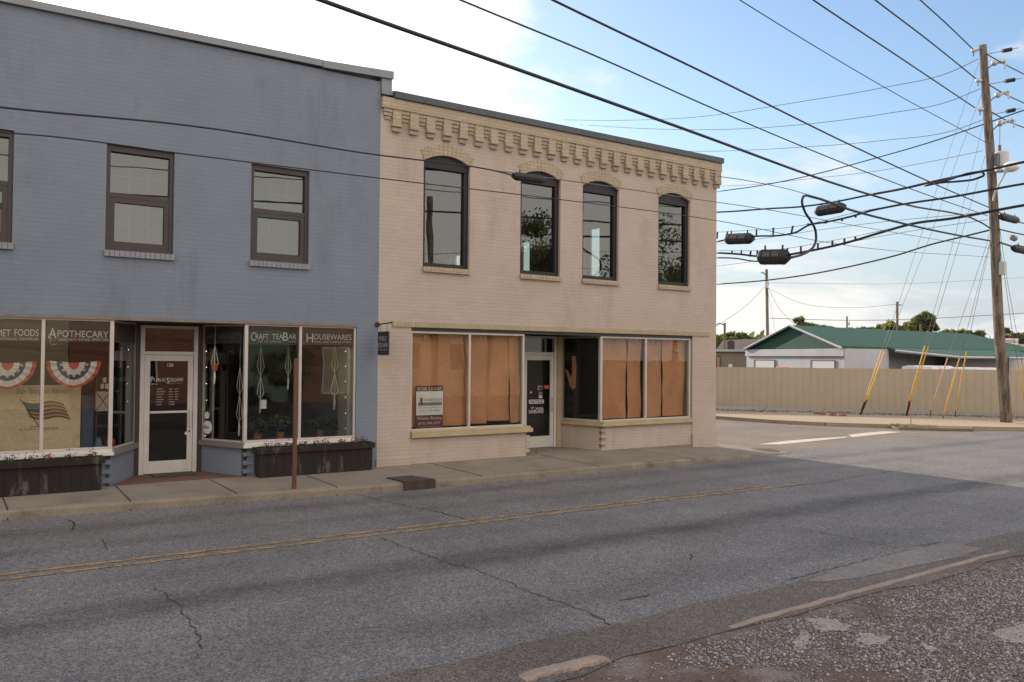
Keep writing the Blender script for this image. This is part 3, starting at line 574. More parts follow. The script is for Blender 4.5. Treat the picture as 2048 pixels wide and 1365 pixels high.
# arches, sills, windows
for k, (x0, x1) in enumerate(WX):
    vb = MB(); a0 = arch(x0, x1, ZWS, RISE, 19); c = (x0+x1)/2
    for i in range(18):
        (xa, za), (xb, zb) = a0[i], a0[i+1]
        def outp(x, z): t = (x-c)/((x1-x0)/2); return (x+t*.075, z+.235-.03*t*t)
        oa, ob = outp(xa, za), outp(xb, zb); g = .0025; pr = .014+rnd.uniform(-.003, .003)
        vb.prism([(xa+g, za), (oa[0]+g, oa[1]), (ob[0]-g, ob[1]), (xb-g, zb)], -pr, .02)
    w_ = thing; win = vb.build('arch_lintel', M_cor, PB)
    sb = MB(); n = 13; 
    for i in range(n):
        a = x0-.01+(x1-x0+.02)*i/n; b = x0-.01+(x1-x0+.02)*(i+1)/n; sb.box(a+.003, b-.003, -.055-rnd.uniform(0, .006), .12, ZW0-.105, ZW0-.002)
    sb.build('sill', M_cor, PB)
    fw = .075; fb = MB(); y0, y1 = .07, .20
    fb.box(x0, x0+fw, y0, y1, ZW0, ZWS-.02).box(x1-fw-.03, x1, y0, y1, ZW0, ZWS-.02).box(x0+fw, x1-fw-.03, y0, y1, ZW0, ZW0+.09)
    fb.prism([(x0, ZWS-.12)]+[(x, z) for x, z in arch(x0, x1, ZWS, RISE, 12)]+[(x1, ZWS-.12)], y0-.01, y1+.002)
    fr = fb.build('window', M_blackf, PB)
    MB().box(x0+fw, x1-fw-.03, .13, .136, ZW0+.09, ZWS-.12).build('pane', M_glass2, fr)
for a, b in ((4.30, 5.05), (7.95, 8.75), (12.6, 13.4)):
    f = MB().box(XR-.2, XR-.1, a, a+.05, 4.6, 6.3).box(XR-.2, XR-.1, b-.05, b, 4.6, 6.3).box(XR-.2, XR-.1, a+.05, b-.05, 4.6, 4.66).box(XR-.2, XR-.1, a+.05, b-.05, 6.24, 6.3).build('window', M_blackf, PB)
    MB().box(XR-.16, XR-.155, a+.05, b-.05, 4.66, 6.24).build('pane', M_glass, f)
# beam and shop front
MB().box(.30, 9.2, -.028, 0, 2.872, 2.972).build('lintel_band', M_yelb, PB)
MB().box(.72, 8.60, .03, .30, 2.80, 2.869).build('lintel', M_brownf, PB)
MB().box(.72, 8.60, .30, 3.4, 2.84, 2.869).build('soffit', M_beige, PB)
MB().box(.72, 8.60, -.02, 1.2, .0, .155).build('threshold', M_conc, PB)
def bulk(mb, p, q, z0, z1, th=.22): mb.wallseg(p, q, th, z0, z1)
bl = MB(); bl.box(.72, 3.52, .02, .24, .155, .665); bl.wallseg((3.60, .10), (4.16, 1.18), .2, .155, .665)
# toothed corner
z = .155; i = 0
while z < .66:
    z2 = min(z+.075, .665); bl.box(3.52, 3.62 if i % 2 else 3.56, .02 if i % 2 else .05, .12, z, z2-.001); z = z2; i += 1
bl.build('bulkhead', M_pink, PB)
bl = MB(); bl.box(5.78, 8.60, .02, .24, .03, .70); bl.wallseg((5.66, .12), (5.32, 1.2), -.2, .12, .70)
z = .06; i = 0
while z < .69:
    z2 = min(z+.075, .70); 
    if i % 2: bl.box(5.66, 5.78, .02, .12, z, z2-.001)
    else: bl.box(5.72, 5.78, .05, .12, z, z2-.001)
    z = z2; i += 1
bl.build('bulkhead', M_pink, PB)
sb = MB(); sb.box(.735, 3.66, -.06, .20, .672, .755).wallseg((3.66, -.06), (4.20, 1.18), .14, .672, .755); sb.box(.74, 3.62, -.035, .2, .756, .80); sb.build('sill', M_yel, PB, bevel=.008)
sb = MB(); sb.box(5.62, 8.598, -.06, .20, .705, .775).wallseg((5.62, -.06), (5.27, 1.2), -.14, .705, .775); sb.box(5.66, 8.598, -.035, .2, .776, .815).wallseg((5.66, -.035), (5.31, 1.2), -.10, .776, .815); sb.build('sill', M_yel, PB, bevel=.008)
def vframe(mb, x, w_, y0=.04, y1=.12, z0=.80, z1=2.80): mb.box(x-w_/2, x+w_/2, y0, y1, z0, z1)
fr = MB(); vframe(fr, .745, .045); vframe(fr, 2.10, .05); vframe(fr, 3.46, .045)
fr.box(.768, 2.075, .045, .115, .801, .84).box(2.125, 3.4375, .045, .115, .801, .84).box(.768, 2.075, .045, .115, 2.755, 2.80).box(2.125, 3.4375, .045, .115, 2.755, 2.80)
f1 = fr.build('shop_window', M_alu, PB, bevel=.004)
MB().box(.768, 2.075, .085, .091, .84, 2.755).box(2.125, 3.4375, .085, .091, .84, 2.755).build('pane', M_glass, f1)
fr = MB(); fr.wallseg((3.50, .08), (4.14, 1.16), .05, .80, .84).wallseg((3.50, .08), (4.14, 1.16), .05, 2.76, 2.80).wallseg((4.12, 1.13), (4.15, 1.18), .05, .80, 2.8); f1b = fr.build('shop_window', M_alu, PB)
MB().wallseg((3.50, .10), (4.14, 1.16), .006, .84, 2.76).build('pane', M_glass, f1b)
fr = MB(); vframe(fr, 5.66, .06, z0=.815); vframe(fr, 7.06, .05, z0=.815); vframe(fr, 8.545, .055, z0=.815)
fr.box(5.69, 7.035, .045, .115, .816, .85).box(7.085, 8.517, .045, .115, .816, .85).box(5.69, 7.035, .045, .115, 2.76, 2.80).box(7.085, 8.517, .045, .115, 2.76, 2.80)
f2 = fr.build('shop_window', M_alu, PB, bevel=.004)
MB().box(5.69, 7.035, .085, .091, .85, 2.76).box(7.085, 8.517, .085, .091, .85, 2.76).build('pane', M_glass, f2)
fr = MB(); fr.wallseg((5.64, .10), (5.34, 1.16), -.05, .816, .85).wallseg((5.64, .10), (5.34, 1.16), -.05, 2.76, 2.80).wallseg((5.355, 1.11), (5.335, 1.18), -.05, .816, 2.8); f3 = fr.build('shop_window', M_alu, PB)
MB().wallseg((5.64, .12), (5.345, 1.15), -.006, .85, 2.76).build('pane', M_glass, f3)
# door
fr = MB(); y0, y1 = 1.16, 1.26
fr.box(4.17, 4.25, y0, y1, .157, 2.80).box(5.13, 5.20, y0, y1, .157, 2.80).box(4.25, 5.13, y0, y1, 2.35, 2.42).box(4.25, 5.13, y0, y1, 2.755, 2.80); dfr = fr.build('door_frame', M_white, PB)
MB().box(4.25, 5.13, 1.21, 1.216, 2.42, 2.755).build('pane', M_glass, dfr)
MB().box(5.20, 5.33, 1.12, 1.3, .157, 2.80).build('door_post', M_yel, PB)
dd = MB(); y0, y1 = 1.18, 1.23
dd.box(4.255, 4.35, y0, y1, .165, 2.345).box(5.03, 5.125, y0, y1, .165, 2.345).box(4.35, 5.03, y0, y1, .165, .43).box(4.35, 5.03, y0, y1, 2.23, 2.345)
door = dd.build('door', M_white, PB, bevel=.004)
MB().box(4.35, 5.03, 1.20, 1.206, .43, 2.23).build('pane', M_glass, door)
MB().tube([(5.075, 1.18, 1.02), (5.075, 1.12, 1.05), (5.075, 1.12, 1.30), (5.075, 1.18, 1.33)], .012, 8).build('handle', M_alu, door)
MB().box(4.1, 5.4, 1.5, 1.52, .16, 2.8).build('door_backing', M_black, PB)
def dsheet(pts, Y, m, par, name): 
    q = [F(x, y, Y) for x, y in pts]; mb_ = MB(); mb_.ext([tuple(v) for v in q], (0, .002, 0)); return mb_.build(name, m, par)
# notice decal on the door
pa = F(1058, 806, 1.192); pb = F(1088, 806, 1.192); za, zb = F(1070, 808, 1.192)[2], F(1070, 799.5, 1.192)[2]
zc_ = (za+zb)/2; hh = (zb-za)/2; x0, x1 = pa[0]-.0, pb[0]
rp = []
for cx_, cz_, a0 in ((x1-.03, zc_+hh-.03, 0), (x0+.03, zc_+hh-.03, 90), (x0+.03, zc_-hh+.03, 180), (x1-.03, zc_-hh+.03, 270)):
    for t in (0, 45, 90): rp.append((cx_+.03*math.cos(rad(a0+t)), cz_+.03*math.sin(rad(a0+t))))
MB().prism(rp, 1.194, 1.196).build('sticker', M_let, door)
text('NOTICE', (x0+.035, 1.192, zc_-.036), UX, UZ, .078, x1-x0-.07, M_black, door, 'sticker_lettering', bold=.02, shear=.2)
p = F(1072, 818, 1.192); text('24 HOUR', (p[0]-.01, 1.192, p[2]-.022), UX, UZ, .055, .22, M_let, door, 'sticker_lettering', bold=.02)
pe = F(1065, 816, 1.192); MB().prism([(pe[0]-.075, pe[2]), (pe[0], pe[2]-.035), (pe[0]+.075, pe[2]), (pe[0], pe[2]+.035)], 1.192, 1.194).build('sticker', M_letdim, door)
p = F(1057.5, 827, 1.192); text('SURVEILLANCE', (p[0], 1.192, p[2]), UX, UZ, .075, .43, M_let, door, 'sticker_lettering', bold=.02)
for pts, m_ in (([(1075, 771), (1085.5, 772), (1085.5, 780), (1075, 781)], M_letdim), ([(1079.5, 774.5), (1086, 775), (1086, 779), (1079.5, 778.6)], M_let), ([(1088.5, 771), (1099, 771.5), (1099, 778), (1088.5, 778)], M_red), ([(1077.5, 784), (1084, 784.4), (1084, 789.6), (1077.5, 789.6)], M_letdim), ([(1077.7, 791), (1084.3, 791.2), (1084.3, 796.6), (1077.7, 796.6)], M_let), ([(1059, 786.5), (1063.5, 782.5), (1064, 787)], M_let)):
    dsheet(pts[::-1], 1.19, m_, door, 'sticker')
# kraft paper behind the glass
def paper(x0, x1, y, z0=.86, z1=2.78, lean0=0, lean1=0, seed=0, name='window_paper'):
    g = random.Random(seed); nx, nz = 8, 14; mb_ = MB(); vs = []; ph = g.uniform(0, 6)
    for j in range(nz+1):
        t = j/nz; z = z0+(z1-z0)*t
        wob = .012*math.sin(t*9+ph)+.008*math.sin(t*17+ph*2)
        xa = x0+lean0*.5*(1-t)**1.3+wob; xb = x1+lean1*.5*(1-t)**1.3+.012+wob*.8
        for i in range(nx+1):
            s = i/nx; vs.append((xa+(xb-xa)*s, y+.03*math.sin(s*3.1+ph)*(.4+t*.6)+.012*math.sin(t*7+s*5+ph)-.02*(s*(1-s)), z))
    fs = [(j*(nx+1)+i, j*(nx+1)+i+1, (j+1)*(nx+1)+i+1, (j+1)*(nx+1)+i) for j in range(nz) for i in range(nx)]
    mb_.add(vs, fs); return mb_.build(name, M_paper, PB, smooth=True)
for i, (a, b, la, lb, y, z0) in enumerate(((.78, 1.40, .06, -.03, .22, .86), (1.36, 2.03, .09, .0, .26, .86), (1.98, 2.20, .09, .03, .30, .86), (2.14, 2.62, .02, .0, .24, .88), (2.60, 3.20, .02, .06, .27, .92), (3.19, 3.46, .12, .0, .23, .87))): paper(a, b, y, z0, 2.78, la, lb, i)
for i, (a, b, la, lb, y, z0) in enumerate(((5.70, 6.02, .0, .0, .22, .86), (6.03, 6.58, .07, .0, .26, .86), (6.60, 7.03, .05, .0, .22, .86), (7.03, 7.13, .0, .0, .31, .86), (7.15, 7.76, .03, -.02, .24, .86), (7.77, 8.50, .03, -.06, .21, .87))): paper(a, b, y, z0, 2.79, la, lb, 20+i)
MB().box(.74, 3.5, .40, .42, .8, 2.84).build('blackout_sheet', M_black, PB); MB().box(5.7, 8.6, .40, .42, .8, 2.84).build('blackout_sheet', M_black, PB)
MB().wallseg((5.72, .14), (5.42, 1.2), -.012, .8, 2.8).build('blackout_sheet', M_black, PB)
tp = MB(); M_tape = mat('clear_tape', (.50, .36, .24), .4, .05)
for x, z, w_, h_, yy in ((1.12, 2.70, .05, .10, .165), (1.70, 2.72, .10, .04, .20), (2.45, 2.71, .05, .09, .185), (3.0, 2.70, .09, .04, .21), (6.3, 2.71, .09, .04, .20), (6.86, 2.72, .05, .09, .165), (7.4, 2.70, .05, .10, .18), (8.2, 2.50, .16, .08, .15)): tp = MB(); tp.box(x-w_/2, x+w_/2, yy, yy+.002, z-h_/2, z+h_/2); tp.build('tape', M_tape, PB)
# torn paper strip on the black splay window
def sp_pt(px, py):    # point on the splay plane through (5.64,.12)-(5.345,1.15), 4 cm behind
    return P2(px, py, (5.69, .12), (5.395, 1.15))
q = [sp_pt(*p) for p in [(1144, 713), (1151, 713), (1153, 735), (1151, 775), (1145, 780), (1139, 770), (1133, 748), (1130, 738), (1136, 742), (1142, 756), (1144, 745)]]
mb = MB(); mb.ext([tuple(v) for v in q], (.004, .001, 0)); mb.build('window_paper', M_paper, PB)

# for lease sign hanging inside the glass
LS = thing('lease_sign', 'maroon and white real estate sign leaning inside the left papered window', 'sign', F(858, 860, .13))
qa, qb = F(831.7, 860, .13), F(885.6, 771, .13); x0, x1, z0, z1 = qa[0], F(885.6, 860, .13)[0], qa[2]+.01, F(858, 771.5, .13)[2]
MB().box(x0, x1, .135, .145, z0, z1).build('board', M_maroon, LS)
H = z1-z0; W = x1-x0; yy = .132
def lz(t): return z1-H*t
MB().box(x0+.003, x1-.003, .1335, .1365, lz(.685), lz(.135)).build('panel', M_sign, LS)
text('FOR LEASE', (x0+W*.06, yy, lz(.115)), UX, UZ, H*.075, W*.88, M_let, LS)
text('PARRISH', (x0+W*.31, yy, lz(.375)), UX, UZ, H*.08, W*.64, mat('dull_maroon_print', (.22, .10, .10), .6, .05), LS)
MB().box(x0+W*.08, x0+W*.95, .1325, .1333, lz(.465), lz(.395)).build('panel_band', mat('dark_green_print', (.05, .06, .05), .6, .05), LS)
text('& ASSOCIATES', (x0+W*.12, .131, lz(.455)), UX, UZ, H*.045, W*.80, M_let, LS)
text('REAL ESTATE SPECIALISTS', (x0+W*.08, yy, lz(.525)), UX, UZ, H*.028, W*.84, M_dark, LS)
text('(615) 773-4020', (x0+W*.09, yy, lz(.61)), UX, UZ, H*.055, W*.80, M_letdim, LS)
text('Wesley Binkley', (x0+W*.04, yy, lz(.79)), UX, UZ, H*.07, W*.92, M_let, LS)
text('(615) 364-2329', (x0+W*.09, yy, lz(.90)), UX, UZ, H*.062, W*.80, M_let, LS)
MB().box(x0+W*.14, x0+W*.88, .1325, .1333, lz(.965), lz(.95)).build('fine_print', M_letdim, LS)
# small roof-and-wall emblem
ex, ez = x0+W*.17, lz(.28)
em = MB(); em.tube([(ex-.035, yy-.001, ez), (ex, yy-.001, ez+.075), (ex+.062, yy-.001, ez), (ex-.035, yy-.001, ez)], .0022, 4); em.prism([(ex-.02, lz(.395)), (ex+.045, lz(.395)), (ex+.045, ez-.005), (ex-.02, ez-.005)], yy-.0012, yy-.0002); em.build('emblem', mat('emblem_print', (.20, .12, .12), .6, .05), LS)

# ================================================================== BLUE BUILDING
BB = thing('shop_building', 'tall slate blue painted brick shop with flat roof, left of the pink corner building', 'building', (-4.6, 0, 0))
BW = [(-7.15, -6.10), (-4.81, -3.77), (-2.48, -1.41)]; BZ0, BZ1 = 3.97, 5.70
wb = MB(); xe = [-14.0]+[v for p in BW for v in p]+[-.003]
for i in range(0, len(xe), 2): wb.box(xe[i], xe[i+1], 0, TH, BZ0, 7.64)
wb.box(-14, -.003, 0, TH, 2.885, BZ0)
for x0, x1 in BW: wb.box(x0, x1, 0, TH, BZ1, 7.64)
wb.box(-.44, -.003, 0, TH, .0, 2.885); wb.box(-14, -7.6, 0, TH, .0, 2.885)
wb.box(-14.3, -14, 0, 22, 0, 7.64); wb.box(-14, -.003, 22, 22.3, 0, 7.2); wb.box(-.3, -.003, TH, 22, 0, 7.64)
wb.build('wall', M_blue, BB)
MB().box(-14, -.3, TH, 22, 7.05, 7.15).build('roof', M_room, BB)
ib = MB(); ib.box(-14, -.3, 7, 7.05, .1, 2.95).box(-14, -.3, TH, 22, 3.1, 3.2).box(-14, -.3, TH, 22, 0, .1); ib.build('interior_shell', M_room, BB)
MB().box(-14, -.3, 1.3, 1.32, 3.2, 7.05).build('upper_backing', mat('pale_backing', (.36, .40, .43), .8, .05), BB)  # pale sheet added behind upper panes to brighten them like reflected sky
cp = MB(); cp.hexa([(-14, -.07, 7.56), (-1.2, -.07, 7.68), (-1.2, .4, 7.68), (-14, .4, 7.56), (-14, -.07, 7.66), (-1.2, -.07, 7.80), (-1.2, .4, 7.80), (-14, .4, 7.66)])
cp.hexa([(-1.2, -.085, 7.66), (.235, -.085, 7.72), (.235, .4, 7.72), (-1.2, .4, 7.66), (-1.2, -.085, 7.79), (.235, -.085, 7.865), (.235, .4, 7.865), (-1.2, .4, 7.79)])
cp.box(0.0, .22, -.04, .38, 7.495, 7.715).box(0.0, .26, -.055, .4, 7.40, 7.494); cp.build('coping', M_capb, BB)
for x0, x1 in BW:
    sb = MB(); n = 14
    for i in range(n):
        a = x0-.02+(x1-x0+.04)*i/n; b = x0-.02+(x1-x0+.04)*(i+1)/n; sb.box(a+.003, b-.003, -.05, .12, BZ0-.10, BZ0-.002)
    sb.build('sill', mat('painted_blue_sill', (.22, .235, .27), .8, .1, 6), BB)
    fb = MB(); w1 = .065; zm = 4.88; y0, y1 = .05, .2
    fb.box(x0, x0+w1, y0, y1, BZ0, BZ1).box(x1-w1, x1, y0, y1, BZ0, BZ1).box(x0+w1, x1-w1, y0, y1, BZ1-.10, BZ1).box(x0+w1, x1-w1, y0, y1, BZ0, BZ0+.06).box(x0+w1, x1-w1, y0+.01, y1-.03, zm-.03, zm+.04)
    fb.box(x0+w1, x0+w1+.075, y0+.015, y1-.04, BZ0+.06, zm-.03).box(x1-w1-.075, x1-w1, y0+.015, y1-.04, BZ0+.06, zm-.03).box(x0+w1+.075, x1-w1-.075, y0+.015, y1-.04, BZ0+.06, BZ0+.16).box(x0+w1+.075, x1-w1-.075, y0+.015, y1-.04, zm-.11, zm-.03)
    fr = fb.build('window', M_brownf, BB)
    MB().box(x0+w1, x1-w1, .12, .126, zm+.04, BZ1-.10).box(x0+w1+.075, x1-w1-.075, .115, .121, BZ0+.16, zm-.11).build('pane', M_glass2, fr)
    gb = MB()
    for t in (1/3, 2/3):
        x = x0+w1+(x1-x0-2*w1)*t; gb.box(x-.006, x+.006, .129, .133, BZ0+.16, BZ1-.10)
    for z in (4.42, 5.22): gb.box(x0+w1+.08, x1-w1-.08, .1335, .1365, z-.006, z+.006)
    gb.build('muntin', mat('muntin_grey', (.22, .24, .24), .6), fr)
# shop front of the blue building
MB().box(-7.6, -.44, -.012, .06, 2.838, 2.884).box(-7.6, -.44, .06, 3.0, 2.85, 2.88).build('lintel', mat('weathered_trim', (.20, .16, .135), .8, .2, 5), BB)
A0, A1 = (-4.67, .06), (-4.15, 1.02); B0, B1 = (-2.54, .06), (-3.03, 1.02)
bl = MB(); bl.box(-7.6, -4.80, .02, .24, .0, .64); bl.wallseg((-4.66, .12), A1, .16, .0, .64)
z = .12; i = 0
while z < .62:
    z2 = min(z+.075, .64)
    if i % 2: bl.box(-4.80, -4.67, .02, .12, z, z2-.001)
    else: bl.box(-4.80, -4.74, .05, .12, z, z2-.001)
    z = z2; i += 1
bl.build('bulkhead', M_blue, BB)
bl = MB(); bl.box(-2.40, -.44, .02, .24, .0, .64); bl.wallseg((-2.55, .12), B1, -.16, .0, .64)
z = .12; i = 0
while z < .62:
    z2 = min(z+.075, .64)
    if i % 2: bl.box(-2.53, -2.40, .02, .12, z, z2-.001)
    else: bl.box(-2.46, -2.40, .05, .12, z, z2-.001)
    z = z2; i += 1
bl.build('bulkhead', M_blue, BB)
sb = MB(); sb.box(-7.6, -4.63, -.05, .16, .645, .70).box(-7.6, -4.65, -.02, .16, .701, .745).build('sill', M_white, BB, bevel=.005)
sb = MB(); sb.box(-2.56, -.45, -.05, .16, .645, .69).box(-2.54, -.46, -.02, .16, .691, .735).build('sill', M_white, BB, bevel=.005)
Mgs = mat('grey_painted_sill', (.17, .16, .15), .7, .15, 4)
MB().wallseg((-4.62, -.03), (-4.09, 1.0), .13, .645, .735).build('sill', Mgs, BB); MB().wallseg((-2.59, -.03), (-3.08, 1.0), -.13, .645, .735).build('sill', Mgs, BB)
fr = MB()
for x, w_ in ((-5.655, .05), (-4.68, .06)): fr.box(x-w_/2, x+w_/2, .02, .11, .746, 2.836)
fr.box(-6.65, -6.60, .02, .11, .746, 2.836); fr.box(-7.6, -7.55, .02, .11, .746, 2.836)
for a, b in ((-7.55, -6.65), (-6.60, -5.68), (-5.63, -4.71)): fr.box(a, b, .03, .10, .747, .785); fr.box(a, b, .03, .10, 2.81, 2.836)
f1 = fr.build('shop_window', M_alu, BB, bevel=.004); g_ = MB()
for a, b in ((-7.55, -6.65), (-6.60, -5.68), (-5.63, -4.71)): g_.box(a, b, .05, .056, .785, 2.81)
g_.build('pane', M_glassb, f1)
fr = MB()
for x, w_ in ((-2.515, .06), (-1.53, .05), (-.465, .04)): fr.box(x-w_/2, x+w_/2, .02, .11, .736, 2.836)
for a, b in ((-2.485, -1.555), (-1.505, -.485)): fr.box(a, b, .03, .10, .737, .775); fr.box(a, b, .03, .10, 2.81, 2.836)
f2 = fr.build('shop_window', M_alu, BB, bevel=.004); g_ = MB()
for a, b in ((-2.485, -1.555), (-1.505, -.485)): g_.box(a, b, .05, .056, .775, 2.81)
g_.build('pane', M_glassb, f2)
for (p, q, sg) in ((A0, A1, 1), (B0, B1, -1)):
    p, q = np.array(p), np.array(q); d = (q-p)/np.linalg.norm(q-p); p2, q2 = p+d*.05, q-d*.05
    fr = MB(); fr.wallseg(q2, q, .04*sg, .736, 2.836).wallseg(p2, q2, .04*sg, .736, .765).wallseg(p2, q2, .04*sg, 2.80, 2.836); f = fr.build('shop_window', M_alu, BB)
    MB().wallseg(p2+d*.001, q2, .006*sg, .765, 2.80).build('pane', M_glassb, f)
# entrance
MB().slab([(-4.66, -.0), (-4.14, 1.02), (-3.03, 1.02), (-2.54, 0)], .05, .158).build('threshold', mat('red_brick_paving', (.13, .065, .05), .85, .25, 6, .5, 30), BB)
MB().box(-4.19, -4.085, 1.0, 1.12, .16, 2.84).box(-3.105, -3.0, 1.0, 1.12, .16, 2.84).box(-4.085, -3.105, 1.03, 1.12, 2.80, 2.848).build('door_surround', M_dark, BB)
fr = MB(); y0, y1 = 1.0, 1.1
fr.box(-4.083, -4.01, y0, y1, .16, 2.80).box(-3.18, -3.107, y0, y1, .16, 2.80).box(-4.01, -3.18, y0, y1, 2.755, 2.80).box(-4.01, -3.18, y0, y1, 2.28, 2.34); dfr = fr.build('door_frame', M_white, BB, bevel=.004)
MB().box(-4.01, -3.18, 1.05, 1.056, 2.34, 2.755).build('pane', M_glassb, dfr)
dd = MB(); y0, y1 = 1.02, 1.075
dd.box(-4.005, -3.915, y0, y1, .168, 2.275).box(-3.275, -3.185, y0, y1, .168, 2.275).box(-3.915, -3.275, y0, y1, .168, .385).box(-3.915, -3.275, y0, y1, 2.17, 2.275).box(-3.915, -3.275, y0-.01, y1-.02, 1.235, 1.275)
door = dd.build('door', M_white, BB, bevel=.004); MB().box(-3.915, -3.275, 1.045, 1.051, .385, 2.17).build('pane', M_glassb, door)
MB().tube([(-3.235, 1.02, .97), (-3.235, .955, 1.0), (-3.235, .955, 1.25), (-3.235, 1.02, 1.28)], .014, 8).build('handle', M_white, door)
MB().tube([(-3.235, 1.02, .90), (-3.235, 1.008, .90)], .018, 10).build('lock', M_dark, door)
text('120', F(335, 733.5, 1.04), UX, UZ, .055, .10, M_let, door, bold=.015)
p = F(301, 765, 1.04); text('P', p, UX, UZ, .10, .05, M_let, door); text('UBLIC', p+np.array([.06, 0, .015]), UX, UZ, .06, .20, M_let, door); text('S', p+np.array([.27, 0, -.02]), UX, UZ, .10, .05, M_let, door); text('QUARE', p+np.array([.33, 0, .015]), UX, UZ, .06, .22, M_let, door)
MB().tube([p+np.array([.30, -.001, -.02]), p+np.array([.36, -.001, -.035]), p+np.array([.42, -.001, -.01]), p+np.array([.52, -.001, -.025])], .002, 4).build('lettering', M_let, door)
p = F(313, 780, 1.04)
for i, (d_, h_) in enumerate((('TUESDAY', '10am - 5pm'), ('WEDNESDAY', '10am - 5pm'), ('THURSDAY', '10am - 5pm'), ('FRIDAY', '10am - 5pm'), ('SATURDAY', '10am - 4pm'), ('SUNDAY', 'CLOSED'), ('MONDAY', 'CLOSED'))):
    text(d_, p+np.array([0, 0, -.046*i]), UX, UZ, .020, .016*len(d_), M_let, door); text(h_, p+np.array([.21, 0, -.046*i]), UX, UZ, .020, .016*len(h_), M_let, door)
c = F(373, 867, 1.04); MB().prism([(c[0]+.032*math.cos(t), c[2]+.032*math.sin(t)) for t in np.linspace(0, 2*math.pi, 17)[:-1]], 1.040, 1.042).build('sticker', M_let, door)
solo('door_mat', MB().box(-3.90, -3.22, .50, .95, .159, .176), M_dark, 'black rubber mat in front of the white shop door', 'door mat', (-3.56, .7, .159))
# sign band and lettering
BY = .066
MB().box(-6.60, -5.68, BY, BY+.004, 2.475, 2.81).box(-5.63, -4.71, BY, BY+.004, 2.475, 2.81).box(-7.55, -6.65, BY, BY+.004, 2.475, 2.81).build('sign_band', M_band, f1)
MB().box(-2.485, -1.555, BY, BY+.004, 2.485, 2.81).box(-1.505, -.485, BY, BY+.004, 2.485, 2.81).build('sign_band', M_band, f2)
LY = .062
def zpx(x, y, Y=LY): return F(x, y, Y)
def letters(big, rest_groups, base, hs, par, m=M_let):
    """capital in tall size then small capitals: groups = [(string, px_left, px_right, py_base, cap height)]"""
    for s_, xl, xr, yb, h in rest_groups:
        a_ = zpx(xl, yb); b_ = zpx(xr, yb); text(s_, a_, UX, UZ, h, b_[0]-a_[0], m, par)
letters('', [('GOURMET', -52, 21, 672, .105), ('FOODS', 29, 77, 672, .105), ('CHOCOLATES', -4, 34, 680, .034), ('COCKTAIL BAR', 38, 77, 680, .034)], 0, 0, f1)
letters('', [('A', 97, 113, 677, .165), ('POTHECARY', 115, 216.5, 674, .105), ('SOAPS', 117, 134, 681.5, .034), ('SALTS', 137, 152, 681.5, .034), ('TINCTURES', 155, 181, 681.5, .034), ('BEARD CARE', 185, 217, 681.5, .034)], 0, 0, f1)
letters('', [('C', 502, 511, 682, .155), ('RAFT', 511.5, 537, 679, .10), ('TEA', 544, 566, 679, .10), ('B', 566, 576, 682, .155), ('AR', 577, 592.5, 679, .10), ('ICED', 517, 525, 685, .03), ('HOT', 529, 537, 685, .03), ('LOOSE LEAF', 540, 563, 685, .03), ('HONEYS', 577, 592, 685, .03)], 0, 0, f2)
letters('', [('H', 613, 626, 685, .17), ('OUSEWARES', 627, 703, 679, .10), ('POTTERY', 628, 643, 686, .03), ('LINENS', 646, 658, 686, .03), ('GLASSWARE', 661, 682, 686, .03), ('UTENSILS', 685, 703, 686, .03)], 0, 0, f2)
# swashes
sw = MB(); q = [zpx(*p) for p in [(112, 668), (104, 666), (97, 671), (99, 678), (104, 676)]]; sw.tube(spline(q, 5), .003, 4); sw.build('lettering', M_let, f1); sw = MB(); q = [zpx(*p) for p in [(103, 678), (100, 686), (106, 690), (114, 688)]]; sw.tube(spline(q, 5), .003, 4); sw.build('lettering', M_let, f1)
# lettering on the splayed panes
def splaytext(s_, p, q, sg, z, h, t0, t1, m, par):
    p, q = np.array(p), np.array(q); d = (q-p)/np.linalg.norm(q-p); L = np.linalg.norm(q-p); nn = np.array([-d[1], d[0]])*(.012*sg)
    o_ = p+d*L*t0+nn; text(s_, (o_[0], o_[1], z), (d[0], d[1], 0), UZ, h, L*(t1-t0), m, par)
band = MB(); band.wallseg((-4.64+.012, .12), (-4.19+.012, .97), .004, 2.475, 2.795); fsl = band.build('sign_band', M_band, f1)
splaytext('GIFTS FOR GUYS', (-4.67, .06), (-4.15, 1.02), 0, 2.56, .11, .12, .92, M_letdim, f1); 
band = MB(); band.wallseg((-3.0, .97), (-2.57, .13), .004, 2.485, 2.795); band.build('sign_band', M_band, f2)
splaytext('ARTISAN GIFTS', (-3.03, 1.02), (-2.54, .06), 0, 2.575, .11, .12, .93, M_letdim, f2)
splaytext('CANDLES SOAP PAPERY MUGS', (-3.03, 1.02), (-2.54, .06), 0, 2.52, .028, .3, .93, M_letdim, f2)
# round stickers on the right splay
def disc(px, py, r, m, par, name='sticker'):
    p0, p1 = np.array(B1), np.array(B0); d = (p1-p0)/np.linalg.norm(p1-p0); c = P2(px, py, p0, p1); n = 20
    mb_ = MB(); mb_.ext([(c[0]+d[0]*r*math.cos(t), c[1]+d[1]*r*math.cos(t), c[2]+r*math.sin(t)) for t in np.linspace(0, 2*math.pi, n+1)[:-1]], (-.002, -.002, 0)); return mb_.build(name, m, par)
disc(414, 831, .065, M_let, f2); disc(415, 855, .12, M_let, f2)
c = P2(411, 857, B1, B0); dv = np.array([.455, -.89, 0]); text('Elite', c+np.array([-.012, -.012, 0])-dv*.06, dv, UZ, .06, .16, M_dark, f2)

